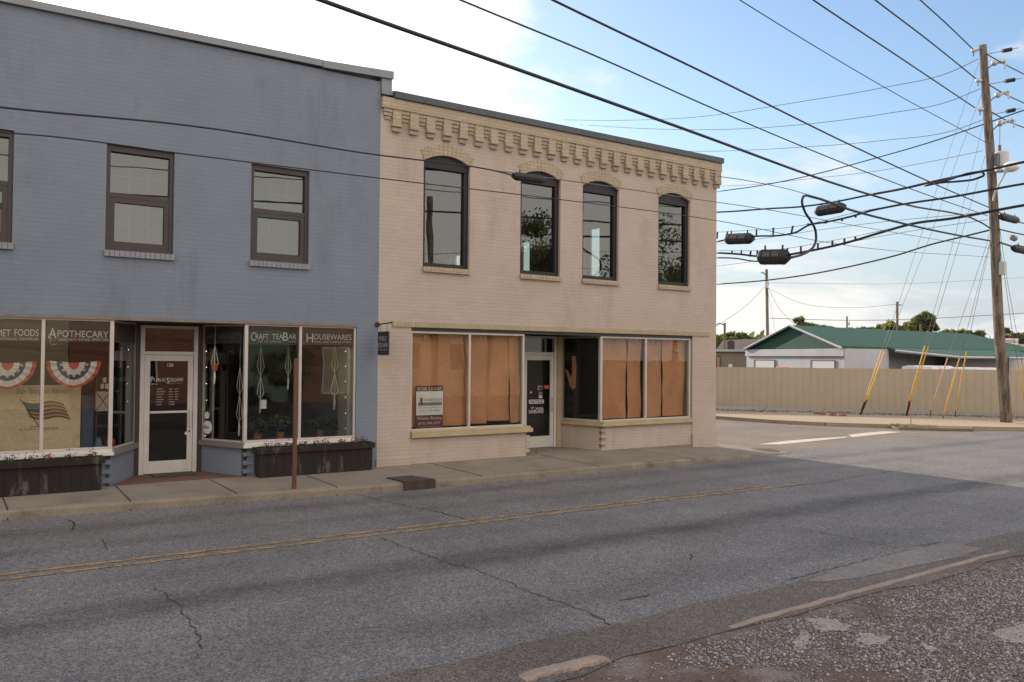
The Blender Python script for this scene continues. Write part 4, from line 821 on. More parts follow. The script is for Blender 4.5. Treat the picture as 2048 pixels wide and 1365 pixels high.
# ---- things in the shop windows
MB().box(-7.55, -4.95, .12, 1.2, .60, .70).box(-2.3, -.45, .12, 1.2, .60, .70).slab([(-4.95, .2), (-4.95, 1.2), (-4.4, 1.2), (-4.7, .3)], .60, .70).slab([(-2.3, .2), (-2.3, 1.2), (-2.8, 1.2), (-2.5, .3)], .60, .70).build('display_floor', mat('display_floor_wood', (.10, .07, .055), .7, .15, 3), BB)
PS = thing('canvas_poster', 'aged cream canvas poster with a waving flag standing in the left window', 'poster', F(80, 888, .5))
a, b = F(-62, 886, .5), F(160, 770, .5); px0, px1, pz0, pz1 = a[0], F(160, 886, .5)[0], .72, b[2]
MB().box(px0, px1, .5, .53, pz0, pz1).build('canvas', M_post, PS)
# flag picture: pole + wavy stripes on the canvas
fl = MB(); A = F(43, 803, .497); Bq = F(104, 830, .497)
def fpt(s, t):   # s along the flag, t down
    o_ = F(45+s*82, 803+t*33+s*4+ (3.5*math.sin(s*6.5)), .497); o_[0] += t*.10; return o_
n = 12
for k in range(9):
    for i in range(n):
        if k < 5 and i < 5: fl.cur = 2
        else: fl.cur = k % 2
        fl.sheet([fpt(i/n, (k+1)/9), fpt((i+1)/n, (k+1)/9), fpt((i+1)/n, k/9), fpt(i/n, k/9)])
fl.build('flag_picture', [mat('print_red', (.24, .07, .05), .8, .1), mat('print_cream', (.44, .33, .20), .8, .05), mat('print_green_grey', (.09, .115, .10), .8, .1)], PS)
MB().tube([F(40, 798, .496), F(77, 852, .496)], .006, 5).tube([F(60, 855, .496), F(82, 852, .496)], .004, 4).build('flag_pole_picture', M_dark, PS)
Mfp = mat('faded_green_print', (.20, .17, .09), .8, .1)
text('Star Spangled Banner', F(32, 788, .496), UX, UZ, .085, .74, Mfp, PS, shear=.3); text('A FLAG FOREVER', F(38, 862, .496), UX, UZ, .04, .55, mat('faded_brown_print', (.30, .17, .10), .8, .1), PS)
def bunting(cx, cz, Y, rx, rz, label, allblue=False, seed=0):
    B = thing('bunting', label, 'bunting', (cx, Y, cz), 'pleated patriotic buntings hung in the shop window'); g = random.Random(seed)
    n = 40; rings = [0, .22, .45, .66, .90, 1.0]; cols = [0, 1, 2, 1, 0]; mb_ = MB(); vs = []
    for r in rings:
        for i in range(n+1):
            t = math.pi*i/n; x = cx-rx*r*math.cos(t)*(1+.06*(r > .9)); z = cz-rz*r*math.sin(t)-.03*math.sin(t)*(1-r)+.03*abs(math.cos(t))*r
            vs.append((x, Y-.015*math.sin(i*math.pi/2)*r-.01*r*math.sin(t), z))
    for k in range(5):
        mb_.cur = cols[k]; mb_.add([], [])
    fs = []; ms = []
    for k in range(5):
        for i in range(n): fs.append((k*(n+1)+i, k*(n+1)+i+1, (k+1)*(n+1)+i+1, (k+1)*(n+1)+i)); ms.append(cols[k])
    mb_.v = [tuple(v) for v in vs]; mb_.f = fs; mb_.m = ms; mb_.build('cloth', [M_red, M_wcl, M_navy], B)
    st = MB()
    for i in range(7):
        t = math.pi*(.08+.84*i/6); r = .52; x = cx-rx*r*math.cos(t); z = cz-rz*r*math.sin(t)+.02*abs(math.cos(t)); R_ = .026
        st.prism([(x+(R_ if k % 2 == 0 else R_*.42)*math.sin(k*math.pi/5), z+(R_ if k % 2 == 0 else R_*.42)*math.cos(k*math.pi/5)) for k in range(10)], Y-.035, Y-.033)
    st.build('stars', M_wcl, B)
c1 = F(15, 727, .13); c2 = F(148, 726, .13)
bunting(c1[0], c1[2], .15, .37, .40, 'red, white and blue bunting at the left edge above the poster', seed=1)
bunting(c2[0], c2[2], .15, .37, .40, 'red, white and blue bunting under the APOTHECARY lettering', seed=2)
a = F(162, 885, .55); b = F(188, 790, .55); solo('fabric_screen', MB().box(a[0], b[0], .55, .60, .70, b[2]), mat('blue_fabric_panel', (.06, .09, .16), .8, .12, 5), 'plain dark blue upright screen right of the canvas poster', 'screen', (a[0], .55, .70))
CS = thing('framed_picture', 'small pale pink framed picture crossed by dark bars in the left window', 'picture', F(206, 823, .45)); a, b = F(191, 823, .45), F(221, 783, .45)
MB().box(a[0], b[0], .45, .47, a[2], b[2]).build('board', mat('pale_pink_board', (.42, .33, .31), .7, .08), CS); MB().tube([(a[0], .445, a[2]), (b[0], .445, b[2])], .006, 4).tube([(a[0], .445, b[2]), (b[0], .445, a[2])], .006, 4).build('cross_bars', M_dark, CS)
MB().box(a[0]-.012, a[0], .44, .48, a[2], b[2]).box(b[0], b[0]+.012, .44, .48, a[2], b[2]).box(a[0], b[0], .44, .48, b[2], b[2]+.012).build('frame', mat('red_wood', (.25, .05, .04), .7), CS)
SH = thing('display_shelf', 'dark wooden display shelf behind the left window', 'shelf', F(205, 885, .7)); a, b = F(188, 826, .7), F(238, 826, .7)
sb = MB(); 
for py in (781, 826, 850): z = F(200, py, .7)[2]; sb.box(a[0], b[0], .5, .85, z-.02, z)
sb.box(a[0], a[0]+.03, .5, .85, .70, 2.05).box(b[0]-.03, b[0], .5, .85, .70, 2.05); sb.build('frame', M_dark, SH)
for i, (px, py, nm) in enumerate(((203.5, 778, 'left of the lower two'), (213.5, 778, 'right of the lower two'), (208.5, 765.5, 'on top of the other two'))):
    c = F(px, py, .6); solo('candle_jar', MB().tube([(c[0], .6, c[2]), (c[0], .6, c[2]+.085)], .032, 10), M_wcl, 'white candle jar in the small pyramid, '+nm, 'jar', (c[0], .6, c[2]), 'white candle jars stacked as a pyramid')
c = F(197, 868, .45); mb = MB(); mb.tube([(c[0], .45, .70+.0), (c[0], .45, .76), (c[0], .45, .84), (c[0], .45, .90)], [.05, .065, .05, .03], 10); solo('vase', mb, mat('blue_glaze', (.07, .12, .22), .4), 'small blue glazed vase on the left window floor', 'vase', (c[0], .45, .70), smooth=True)
c = F(222, 860, .5); mb = MB(); mb.ball((c[0], .5, .80), .075, .075, .085); solo('red_jar', mb, M_red, 'round red jar beside the corner of the left window', 'jar', (c[0], .5, .72), smooth=True)
# macrame hangers
def macrame(px, ytop, segs, Y, label, pot=None):
    top_ = F(px, ytop, Y); Z = thing('macrame_hanger', label, 'plant hanger', top_, 'white macrame plant hangers in the right window'); mb_ = MB(); x, z = top_[0], top_[2]
    mb_.tube([(x, Y, 2.79), (x, Y, z)], .003, 4)
    for (py, hw) in segs:
        z2 = F(px, py, Y)[2]; zm = z+(z2-z)*.72
        for k in range(6):
            a_ = k*math.pi/3+.3; c_, s_ = math.cos(a_)*hw, math.sin(a_)*hw; mb_.tube([(x, Y, z), (x+c_, Y+s_, zm), (x, Y, z2)], .0042, 4)
        z = z2
    mb_.tube([(x, Y, z), (x+.004, Y, z-.10), (x-.004, Y, z-.24)], [.012, .02, .012], 7); mb_.build('cords', M_cord, Z)
    if pot:
        zb = F(px, pot, Y)[2]; MB().tube([(x, Y, zb), (x, Y, zb+.02), (x, Y, zb+.13)], [.045, .05, .07], 12).build('pot', M_terra, Z)
macrame(430, 692, [(742, .07)], .55, 'macrame hanger carrying a terracotta pot, nearest the white door', 742)
macrame(480, 735, [(790, .06), (845, .06)], .35, 'macrame hanger with two diamonds beside the corner mullion')
macrame(522, 690, [(752, .07), (800, .07)], .45, 'long macrame hanger under the CRAFT lettering')
macrame(577, 690, [(754, .06)], .45, 'short macrame hanger under the BAR lettering')
macrame(670, 690, [(747, .07), (795, .08)], .45, 'long macrame hanger under the HOUSEWARES lettering')
a, b = F(522, 818, .30), F(533, 800, .30); solo('paper_tag', MB().box(a[0], b[0], .30, .304, a[2], b[2]), M_sign, 'small square white paper tag hanging in the right window', 'tag', (a[0], .3, a[2]))
# jamb boards and string lights
MB().box(-.56, -.46, .14, .6, .74, 2.5).box(-4.42, -4.38, .95, 1.2, .74, 2.4).box(-2.86, -2.82, .95, 1.2, .74, 2.4).build('jamb_board', mat('pale_jamb_board', (.34, .33, .31), .8, .08), BB)
def lights(pts, Yf, label):
    P_ = [Yf(*p) for p in pts]; L = thing('string_light', label, 'string light', P_[0], 'strings of tiny warm bulbs in the shop windows')
    MB().tube([P_[0]+np.array([0, .01, .15])]+[p+np.array([0, .012, 0]) for p in P_], .002, 4).build('cord', M_dark, L)
    for p in P_: MB().ball(p, .0055, n=6, m=4).build('bulb', M_bulb, L)
lights([(691, 703), (691, 733), (691, 763), (691, 795), (691, 827), (691, 857)], lambda x, y: F(x, y, .2), 'warm bulb string down the right jamb by HOUSEWARES lettering')
lights([(257, 700), (256, 734), (255, 768), (255, 803)], lambda x, y: F(x, y, .98), 'warm bulb string left of the white shop door')
lights([(413, 703), (413, 735), (413, 768), (413, 801), (411, 872)], lambda x, y: F(x, y, .98), 'warm bulb string right of the white shop door')
def leafclump(mb_, c, r, n, s, g, flat=1.0):
    for _ in range(n):
        d = np.array([g.gauss(0, 1), g.gauss(0, 1), g.gauss(0, 1)*flat]); d /= np.linalg.norm(d)+1e-6; p = np.array(c)+d*r*g.random()**.4*np.array([1, 1, flat])
        a = np.array([g.gauss(0, 1) for _ in range(3)]); a /= np.linalg.norm(a); b = np.cross(a, [g.gauss(0, 1) for _ in range(3)]); b /= np.linalg.norm(b)+1e-6; k = s*g.uniform(.6, 1.3)
        mb_.sheet([p-a*k, p-b*k*.5, p+a*k, p+b*k*.5])
g_ = random.Random(5)
for i, (px, zc, lab) in enumerate(((515, .92, 'potted fern on the floor left of the tall rusty post'), (560, .98, 'dark potted plant behind the CRAFT TEA window'), (640, .95, 'dark potted plant at the left of the HOUSEWARES window'), (675, .88, 'small dark potted plant by the right jamb'))):
    c = F(px, 850, .7); T = thing('potted_plant', lab, 'plant', (c[0], .7, .70), 'dark potted plants in the right window'); MB().tube([(c[0], .7, .70), (c[0], .7, .84)], [.06, .08], 12).build('pot', M_terra, T)
    mb = MB(); leafclump(mb, (c[0], .7, zc+.05), .2, 160, .045, g_, .8); mb.build('leaves', M_leafd, T)

# planters with flowers
def planter(x0, x1, label, fl_m, seed, side):
    g = random.Random(seed); T = thing('planter', label, 'planter', ((x0+x1)/2, -.2, .15)); mb_ = MB(); n = int((x1-x0)/.14)
    for i in range(n):
        a = x0+(x1-x0)*i/n; b = x0+(x1-x0)*(i+1)/n; o_ = g.uniform(0, .008); mb_.box(a+.002, b-.002, -.34+o_, -.32, .20, .56)
    mb_.box(x0, x1, -.32, -.05, .18, .56); mb_.box(x0+.01, x1-.01, -.345, -.06, .155, .20)
    mb_.build('box', M_wood, T); MB().box(x0-.04, x1+.04, -.375, -.335, .565, .665).box(x0-.04, x1+.04, -.06, -.02, .565, .665).box(x0-.04, x0, -.335, -.06, .565, .665).box(x1, x1+.04, -.335, -.06, .565, .665).build('rim', M_wood, T)
    MB().box(x0, x1, -.335, -.06, .60, .63).build('soil', M_dark, T)
    k = 9
    for i in range(k):
        x = x0+(x1-x0)*(i+.5)/k+g.uniform(-.05, .05); mm = fl_m[i % len(fl_m)] if callable(fl_m) is False else fl_m; pos = ('first', 'second', 'third', 'fourth', 'fifth', 'sixth', 'seventh', 'eighth', 'ninth')[i]
        P_ = thing('flower_plant', '%s flowers with thin green stems, %s from the left in the %s planter' % (mm[1], pos, side), 'flower', (x, -.2, .63), 'bedding flowers in the %s planter' % side)
        lf = MB(); leafclump(lf, (x, -.2, .68), .09, 46, .022, g, .8); lf.build('foliage', M_leafd, P_)
        fb = MB(); hgt = mm[2]
        for _ in range(16):
            c = np.array([x+g.gauss(0, .055), -.2+g.gauss(0, .06), .68+g.random()*hgt]); leafclump(fb, c, .012, 4, .011, g)
        fb.build('blooms', mm[0], P_)
M_rf = mat('red_petals', (.55, .05, .06), .7, .15, 20); M_pf = mat('purple_petals', (.15, .10, .32), .7, .15, 20); M_mf = mat('magenta_petals', (.38, .05, .20), .7, .15, 20)
planter(-7.3, -4.84, 'long blackened wooden planter at the left edge with purple and red flowers', [(M_rf, 'Red', .07), (M_pf, 'Purple', .13), (M_mf, 'Magenta', .12)], 3, 'left')
planter(-2.37, -.24, 'long blackened wooden planter with red flowers behind the rusty post', [(M_rf, 'Red', .08), (M_rf, 'Scarlet', .10), (M_mf, 'Pinkish red', .12)], 4, 'right')

# rusty post
RP = thing('steel_post', 'rusty brown square steel post standing near the sidewalk kerb', 'post', (-2.215, -1.70, .14))
x, y = -2.215, -1.70; mb = MB(); mb.box(x-.028, x+.028, y-.028, y+.028, .12, 2.24); mb.cur = 1
for i in range(40): z = .25+i*.05; mb.tube([(x-.002, y-.0275, z), (x-.002, y-.0295, z)], .006, 6)
mb.build('tube', [M_rust, M_dark], RP)
# hanging sign
HS = thing('hanging_sign', 'small black hanging sign on a wall bracket where blue and pink walls meet', 'sign', (-.02, -.02, 2.9))
MB().tube([(-.02, 0, 2.9), (-.02, -.03, 2.9)], .05, 14).tube([(-.02, -.03, 2.9), (-.02, -.62, 2.92)], .013, 8).tube([(-.02, -.62, 2.92), (-.02, -.64, 2.92)], .02, 8).build('bracket', M_dark, HS)
mb = MB(); 
for yy in (-.16, -.44): mb.tube([(-.02, yy, 2.90), (-.005, yy, 2.86), (-.03, yy, 2.82), (-.02, yy, 2.76)], .004, 5)
mb.build('chain', M_dark, HS)
bd = MB(); bd.box(-.032, -.008, -.53, -.07, 2.31, 2.76); bd.build('board', mat('black_sign_board', (.02, .02, .024), .5, .1), HS)
M_sl = mat('silver_lettering', (.45, .42, .40), .6)
for s_, yy, z, h, w_ in (('PUBLIC', -.14, 2.585, .085, .32), ('SQUARE', -.10, 2.46, .085, .40), ('Boutique & Company', -.10, 2.40, .03, .38)): text(s_, (-.0335, yy, z), (0, -1, 0), UZ, h, w_, M_sl, HS)
# weed at the pink wall, small weeds
def weed(name, c, n, h, label, seed):
    g = random.Random(seed); mb_ = MB()
    for _ in range(n):
        a = g.uniform(0, 6.28); l = h*g.uniform(.5, 1); s = g.uniform(.05, .3)*l; p = np.array(c, float); q = p+np.array([math.cos(a)*s*.5, math.sin(a)*s*.5, l*.6]); r = p+np.array([math.cos(a)*s*1.6, math.sin(a)*s*1.6, l]); wd = np.array([-math.sin(a), math.cos(a), 0])*.005
        mb_.add([p-wd, p+wd, q+wd, q-wd, r], [(0, 1, 2, 3), (3, 2, 4)])
    return solo(name, mb_, mat('weed_green', (.10, .12, .045), .8, .3, 8), label, 'weed', c)
c = G(1008, 914, .15); weed('weed', (c[0], c[1]+.05, .15), 16, .28, 'tall thin grass weed growing at the foot of the pink bulkhead', 1)
c = G(1072, 909, .15); weed('weed', (c[0], c[1], .15), 18, .10, 'short weed in the joint before the glass door threshold', 2)
c = G(1228, 899, .15); weed('weed', (c[0], c[1]+.03, .12), 8, .09, 'tiny sprout under the right papered window', 3)

gd = random.Random(12); mb = MB()
for _ in range(420):
    x = gd.uniform(-7, 9); edge = gd.random() < .6
    y = (yf(x)-abs(gd.gauss(0, .10))-.02) if edge else -abs(gd.gauss(0, .05))-.04
    z = .006 if edge else zs(x)+.001; r_ = gd.uniform(.006, .02); a_ = gd.uniform(0, 6.28)
    if (not edge) and -4.7 < x < -2.5: continue
    mb.add([(x, y, z+r_*.5)]+[(x+r_*math.cos(a_+k*1.57)*gd.uniform(.5, 1.3), y+r_*math.sin(a_+k*1.57)*gd.uniform(.5, 1.2), z) for k in range(4)], [(0, 1, 2), (0, 2, 3), (0, 3, 4), (0, 4, 1)])
tag(mb.build('street_debris', mat('leaf_debris', (.11, .085, .06), .9, .4, 20)), 'small grit and dead leaf scraps along kerb and wall base', 'debris', kind='stuff')
# ================================================================== FENCE, STREET FURNITURE
FA, FB = np.array([17.6, 15.1]), np.array([33.5, -4.2]); fd = (FB-FA)/np.linalg.norm(FB-FA); fn = np.array([-fd[1], fd[0]]); FL = np.linalg.norm(FB-FA)
FE = thing('metal_fence', 'long tan ribbed metal fence beyond the side street', 'fence', (FA[0], FA[1], .1))
mb = MB(); step = .30; k = int(FL/step); prof = [(0, 0), (.05, 0), (.07, .010), (.21, .010), (.23, 0), (.30, 0)]
pts = []
for i in range(k):
    for (u, v) in prof[:-1]: pts.append(FA+fd*(i*step+u)-fn*v*.9)
pts.append(FA+fd*k*step); zb, zt = .22, 1.93
vs = [(p[0], p[1], zb) for p in pts]+[(p[0], p[1], zt) for p in pts]; n = len(pts); mb.add(vs, [(i, i+1, i+1+n, i+n) for i in range(n-1)])
mb.wallseg(FA, FB, .02, 1.925, 1.96); mb.build('panel', M_fence, FE)
i = 0; t = .6
while t < FL: c = FA+fd*t+fn*.08; MB().box(c[0]-.04, c[0]+.04, c[1]-.04, c[1]+.04, .0, 1.9).build('post', M_fence, FE); t += 2.4
for i, (px, py) in enumerate(((1637, 828), (1648, 829), (1668, 831), (1690, 831))):
    c = G(px, py, .12); g = random.Random(i); a = g.uniform(0, 3)
    mb = MB(); mb.obox((c[0], c[1], .15), (math.cos(a), math.sin(a), 0), (-math.sin(a), math.cos(a), 0), UZ, .10, .055, .045)
    mb.obox((c[0]-.1, c[1]+.10, .12), (math.cos(a+1), math.sin(a+1), 0), (-math.sin(a+1), math.cos(a+1), 0), (0, .2, 1), .06, .045, .035)
    solo('brick_rubble', mb, mat('rubble_brick', (.32, .15, .09), .9, .2, 8), 'reddish brick rubble lump by the fence foot, %s from the left' % ('first', 'second', 'third', 'fourth')[i], 'rubble', (c[0], c[1], .1), 'brick rubble along the fence foot')
# utility pole
PD = 29.92; U_ = thing('utility_pole', 'tall leaning weathered wooden utility pole with transformer and street lamp', 'utility pole', D(2012, 845, PD))
def pw_(px, py, d=PD): return D(px, py, d)
pole_pts = [(2013, 850, .195), (2010, 800, .185), (2000, 690, .175), (1993, 560, .165), (1989, 450, .16), (1980, 300, .15), (1971, 180, .14), (1965.5, 91, .125)]
MB().tube(spline([pw_(x, y) for x, y, r in pole_pts], 3), list(np.interp(np.linspace(0, 1, 22), np.linspace(0, 1, 8), [r for _, _, r in pole_pts])), 16).build('shaft', M_pole, U_, smooth=True)
for (a, b) in (((1966, 96), (1947, 101)), ((1970, 163), (1956, 161)), ((1975, 220), (1960, 219))):
    A_, B_ = pw_(*a), pw_(*b); f = MB().tube([A_, B_+(A_-B_)*.3], .03, 6).build('insulator_bracket', M_porc, U_)
    mb = MB(); 
    for t in (0, .35, .7, 1.0): c = B_+(A_-B_)*t*.4; mb.ball(c, .09-.02*t, n=8, m=5)
    mb.build('insulator', M_porc, f, smooth=True)
    MB().tube([B_, B_+np.array([0, 0, -.22])], .02, 5).build('clamp', M_dark, f)
for (a, m_, b) in (((1973, 140), (1989, 126), (2010, 122)), ((1979, 203), (1996, 190), (2017, 182)), ((1984, 262), (2000, 247), (2028, 240))):
    A_, Mi, B_ = pw_(*a), pw_(*m_), pw_(*b); f = MB().tube([A_, Mi], .025, 6).tube([Mi, B_], .03, 6).build('cutout_bracket', M_wiret, U_)
    mb = MB(); mb.ball(Mi, .12, n=8, m=5); [mb.ball(Mi+(B_-Mi)*t, .075, n=8, m=5) for t in (.3, .6, .9)]; mb.build('insulator', M_porc, f, smooth=True)
    MB().tube([B_, B_+np.array([0, 0, -.28])], .035, 6).build('fuse', M_porc, f)
for (a, b) in (((1974, 109), (2037, 96)), ((1978, 169), (2044, 157)), ((1984, 230), (2043, 217))):
    A_, B_ = pw_(*a), pw_(*b); f = MB().tube([A_, B_], .012, 5).build('strain_link', M_wiret, U_); mb = MB()
    for t in np.linspace(.50, .76, 7): mb.tube([A_+(B_-A_)*(t-.012), A_+(B_-A_)*(t+.012)], .075, 8)
    mb.build('insulator', M_dark, f)
tA, tB = pw_(2004, 344, 29.6), pw_(2003, 304, 29.6)
tr = MB().tube([tA, tA+(tB-tA)*.06, tB-(tB-tA)*.05, tB], [.20, .235, .24, .20], 20).build('transformer', M_trans, U_, smooth=False)
MB().tube([tB+np.array([-.12, 0, 0]), tB+np.array([-.12, 0, .22])], .05, 8).build('bushing', M_terra, tr); MB().tube([tB+np.array([-.12, 0, .22]), tB+np.array([-.1, 0, 1.2])], .01, 4).build('lead_wire', M_wire, tr)
MB().box(tA[0]-.45, tA[0]-.2, tA[1]-.05, tA[1]+.05, tA[2]+.15, tA[2]+.6).build('mount', M_wiret, tr)
la = MB(); la.tube(spline([pw_(1986, 402, 29.6), pw_(1990, 385, 29.5), pw_(2003, 360, 29.3), pw_(2013, 341, 29.2)], 4), .035, 8); arm = la.build('lamp_arm', M_trans, U_)
lh = MB(); c = pw_(2022, 334, 29.1); lh.ball(c, .28, .28, .19, 12, 8); lh.build('lamp_head', M_sign, U_, smooth=True)
MB().tube([pw_(2011, 342, 29.15), pw_(2017, 338, 29.12)], .09, 8).build('lamp_collar', M_trans, U_)
MB().box(*(lambda a, b: (a[0]-.06, a[0]+.10, a[1]-.1, a[1]+.1, b[2], a[2]))(pw_(2005, 524, 29.7), pw_(2005, 550, 29.7))).build('meter_box', M_trans, U_)
# stop sign seen from behind
SS = thing('stop_sign', 'back of an octagonal road sign half hidden behind the utility pole', 'road sign', D(2017, 843, 30.6)); c = D(2019.5, 733.5, 30.6)
u_ = np.array([.80, .40, 0]); u_ /= np.linalg.norm(u_); u_ = u_*1.0
R_ = .40; mb = MB(); nn_ = np.cross(u_/np.linalg.norm(u_), UZ)*.006
mb.ext([tuple(c+np.array([u_[0]*R_*math.cos(t)*1.0, u_[1]*R_*math.cos(t), R_*math.sin(t)])) for t in [math.pi/8+k*math.pi/4 for k in range(8)]], tuple(nn_)); mb.build('plate', mat('unpainted_sign_back', (.085, .09, .08), .5, .15, 5, metal=.3), SS)
MB().tube([D(2017, 846, 30.7), D(2016, 712, 30.7)], .03, 6).build('post', M_wiret, SS)
# thin marker stake, ballast
c = G(1822, 853, .1); solo('marker_stake', MB().tube([tuple(c), (c[0]-.02, c[1], .55), (c[0], c[1], .98)], .018, 5), mat('orange_stake', (.45, .22, .12), .7), 'thin faded orange stake standing on the far kerb strip', 'stake', tuple(c))
g = random.Random(8); mb = MB()
for _ in range(900):
    t = g.random(); p = G(1780+t*95, 852+t*1.5+g.uniform(-1.2, 1.0), .12); a = g.uniform(0, 6.28); l = g.uniform(.03, .10)*(1-t*.5); mb.sheet([p, p+np.array([math.cos(a)*.02, math.sin(a)*.02, 0]), p+np.array([math.cos(a)*.03, math.sin(a)*.03, l])])
tag(mb.build('grass', mat('verge_grass', (.16, .18, .05), .8, .3, 6)), 'low green grass strip behind the far kerb', 'grass', kind='stuff')
fk2 = MB(); q = [G(1780, 855, .02), G(1800, 858.5, .02), G(1945, 861.5, .02)]; fk2.tube([p+np.array([0, 0, .06]) for p in q], .09, 6); solo('kerb_block', fk2, M_tan, 'raised tan concrete kerb block at the far street corner', 'kerb', tuple(q[0]))

# guy wires with guards
def guy(top, mids, gt, gb, ga, mat_g, label, dt, db, dark=False, name='guy_wire'):
    """top/ mids wire px; gt..gb guard px; ga ground px"""
    gp = G(ga[0], ga[1], .10); d1 = depth(gp); chain = [top]+mids+[gt]; L = [0]
    T = thing(name, label, 'guy wire', gp, 'guy wires with plastic guards staying the utility pole'); ys = [c_[1] for c_ in chain]
    def dd_(y): return dt+(d1-dt)*(y-top[1])/(ga[1]-top[1])
    P_ = [D(x, y, dd_(y)) for x, y in chain]; MB().tube(P_, .009, 4).build('strand', M_wiret, T)
    A_, B_ = D(*gt, dd_(gt[1])), D(*gb, dd_(gb[1])); MB().tube([A_, B_], .025, 8).build('guard', mat_g, T)
    MB().tube([B_, gp-np.array([0, 0, .02])], .03 if dark else .018, 6).build('anchor_rod', M_dark, T)
guy((1957, 126), [(1919, 241), (1881, 356), (1844, 466), (1799, 601)], (1763.5, 701), (1729, 804), (1720, 830), M_gyel, 'yellow guarded guy wire, front one of the leftmost pair', 29.9, 35, True)
guy((1963, 189), [(1920, 303), (1894, 376), (1865, 460), (1799, 627)], (1769, 704), (1734, 800), (1721, 830), M_gyel, 'yellow guarded guy wire, rear one of the leftmost pair', 29.9, 35, True)
guy((1966, 250), [(1938, 365), (1913, 460), (1865, 633)], (1850, 692), (1819, 802), (1812, 832), M_gyel, 'yellow guarded guy wire, front one of the second pair', 29.9, 35, True)
guy((1970, 312), [(1944, 400), (1926, 460), (1870, 646)], (1856.5, 694), (1822, 800), (1813, 832), M_gyel, 'yellow guarded guy wire, rear one of the second pair', 29.9, 35, True)
guy((1978, 470), [(1973, 490), (1918, 653)], (1895, 717), (1862, 820), (1860.5, 834), M_gtan, 'guy wire with a faded pinkish guard, thinner than its neighbours', 29.9, 35)
guy((1980, 482), [(1941, 633)], (1919, 716), (1887, 831), (1886, 837), M_gyel, 'guy wire with thick bright yellow guard right of the faded one', 29.9, 34)
guy((1981, 486), [(1950, 620)], (1933, 704), (1911.5, 822), (1910.5, 834), M_gyel, 'guy wire with yellow guard nearest the utility pole on its left', 29.9, 35)
guy((1996, 470), [(2010, 560), (2024, 660)], (2036, 730), (2050, 805), (2052, 836), M_gyel, 'yellow guarded guy wire just right of the utility pole', 29.9, 34)
guy((1997, 440), [(2014, 560), (2034, 670)], (2044.5, 728), (2066, 810), (2069, 838), M_gyel, 'yellow guarded guy wire cut by the right picture edge', 29.9, 34)

# ---- overhead lines
PA, PZ = (24.8, .2), (-26.0, -11.5)
def line(px, wpx, kind, label, cat='cable', name='overhead_cable', ext_left=None, ext_right=None, Xc=None, m=None, sub=6, wref=None):
    if kind == 'A': P_ = [P2(x, y, PA, PZ) for x, y in px]
    else: P_ = [GX(x, y, Xc) for x, y in px]
    pts = list(P_)
    if ext_left is not None: pts = [np.array(ext_left, float)]+pts
    if ext_right is not None: pts = pts+[np.array(ext_right, float)]
    pts = spline(pts, sub); dm = depth(P_[len(P_)//2] if wref is None else P_[wref]); r = wpx/2*dm/FPX
    mb_ = MB(); mb_.tube(pts, r, 6); mid = P_[len(P_)//2]
    return solo(name, mb_, m or M_wire, label, cat, tuple(mid), smooth=True)
ZL = (-26, -11.5)
line([(1840, 0), (1893, 48), (1945, 98)], 2.6, 'A', 'top power conductor reaching the pole tip from the upper edge', ext_left=(*ZL, 13.0), name='power_line', cat='power line')
line([(1750, 0), (1850, 76), (1952, 158)], 2.8, 'A', 'second power conductor, clamped below the pole tip', ext_left=(*ZL, 12.0), name='power_line', cat='power line')
line([(1626, 0), (1790, 109), (1950, 216)], 2.8, 'A', 'third power conductor, clamped at the lowest grey insulator', ext_left=(*ZL, 11.0), name='power_line', cat='power line')
line([(1479, 0), (1600, 75), (1767, 174), (1973, 286)], 1.6, 'A', 'thin neutral wire crossing below the three power conductors', ext_left=(*ZL, 10.0), name='power_line', cat='power line')
line([(1105, 0), (1400, 142), (1675, 278), (1859, 364), (1977, 415)], 4.0, 'A', 'medium black cable second above the thickest diagonal cable', ext_left=(*ZL, 8.4), wref=1)
line([(920, 0), (1160, 99), (1400, 206), (1700, 332), (1821, 378), (1975, 432)], 2.8, 'A', 'thin black cable running just above the thickest diagonal cable', ext_left=(*ZL, 8.0), wref=2)
line([(632, -3), (1040, 141), (1400, 270), (1646, 360), (1800, 407), (1965, 447), (1982, 458)], 5.6, 'A', 'thickest black cable sweeping diagonally over the pink cornice to the pole', ext_left=(*ZL, 7.6), wref=2)
line([(0, 215), (365, 250), (760, 311), (860, 323), (985, 341), (1040, 355)], 3.2, 'A', 'black cable crossing the blue wall and ending at the splice case', ext_left=(*ZL, 7.0), wref=2)
line([(985, 341), (1125, 360), (1386, 398), (1517, 417), (1700, 450), (1978, 497)], 1.5, 'A', 'thin strand running from the splice case to the pole', name='messenger_wire', cat='wire', m=M_wiret)
line([(0, 265), (100, 273), (350, 306), (500, 325), (760, 357), (1125, 400), (1430, 441), (1640, 483), (1980, 515)], 2.3, 'A', 'lower thin black cable crossing all the upstairs windows', ext_left=(*ZL, 6.6), wref=4)
# slack loop cable
lp = [(1980, 482), (1900, 468), (1800, 446), (1700, 420), (1620, 393), (1612, 391.5), (1606, 395), (1604, 403), (1609, 422), (1622, 443), (1631, 462), (1632, 480), (1627, 494), (1617, 503), (1600, 511), (1578, 516)]
line(lp, 5.2, 'A', 'black cable with a hanging slack loop like a hook', wref=4, sub=4)
line([(1435, 353), (1484, 360), (1600, 385), (1620, 391)], 1.4, 'A', 'thin strand holding the top of the slack loop', name='messenger_wire', cat='wire', m=M_wiret)
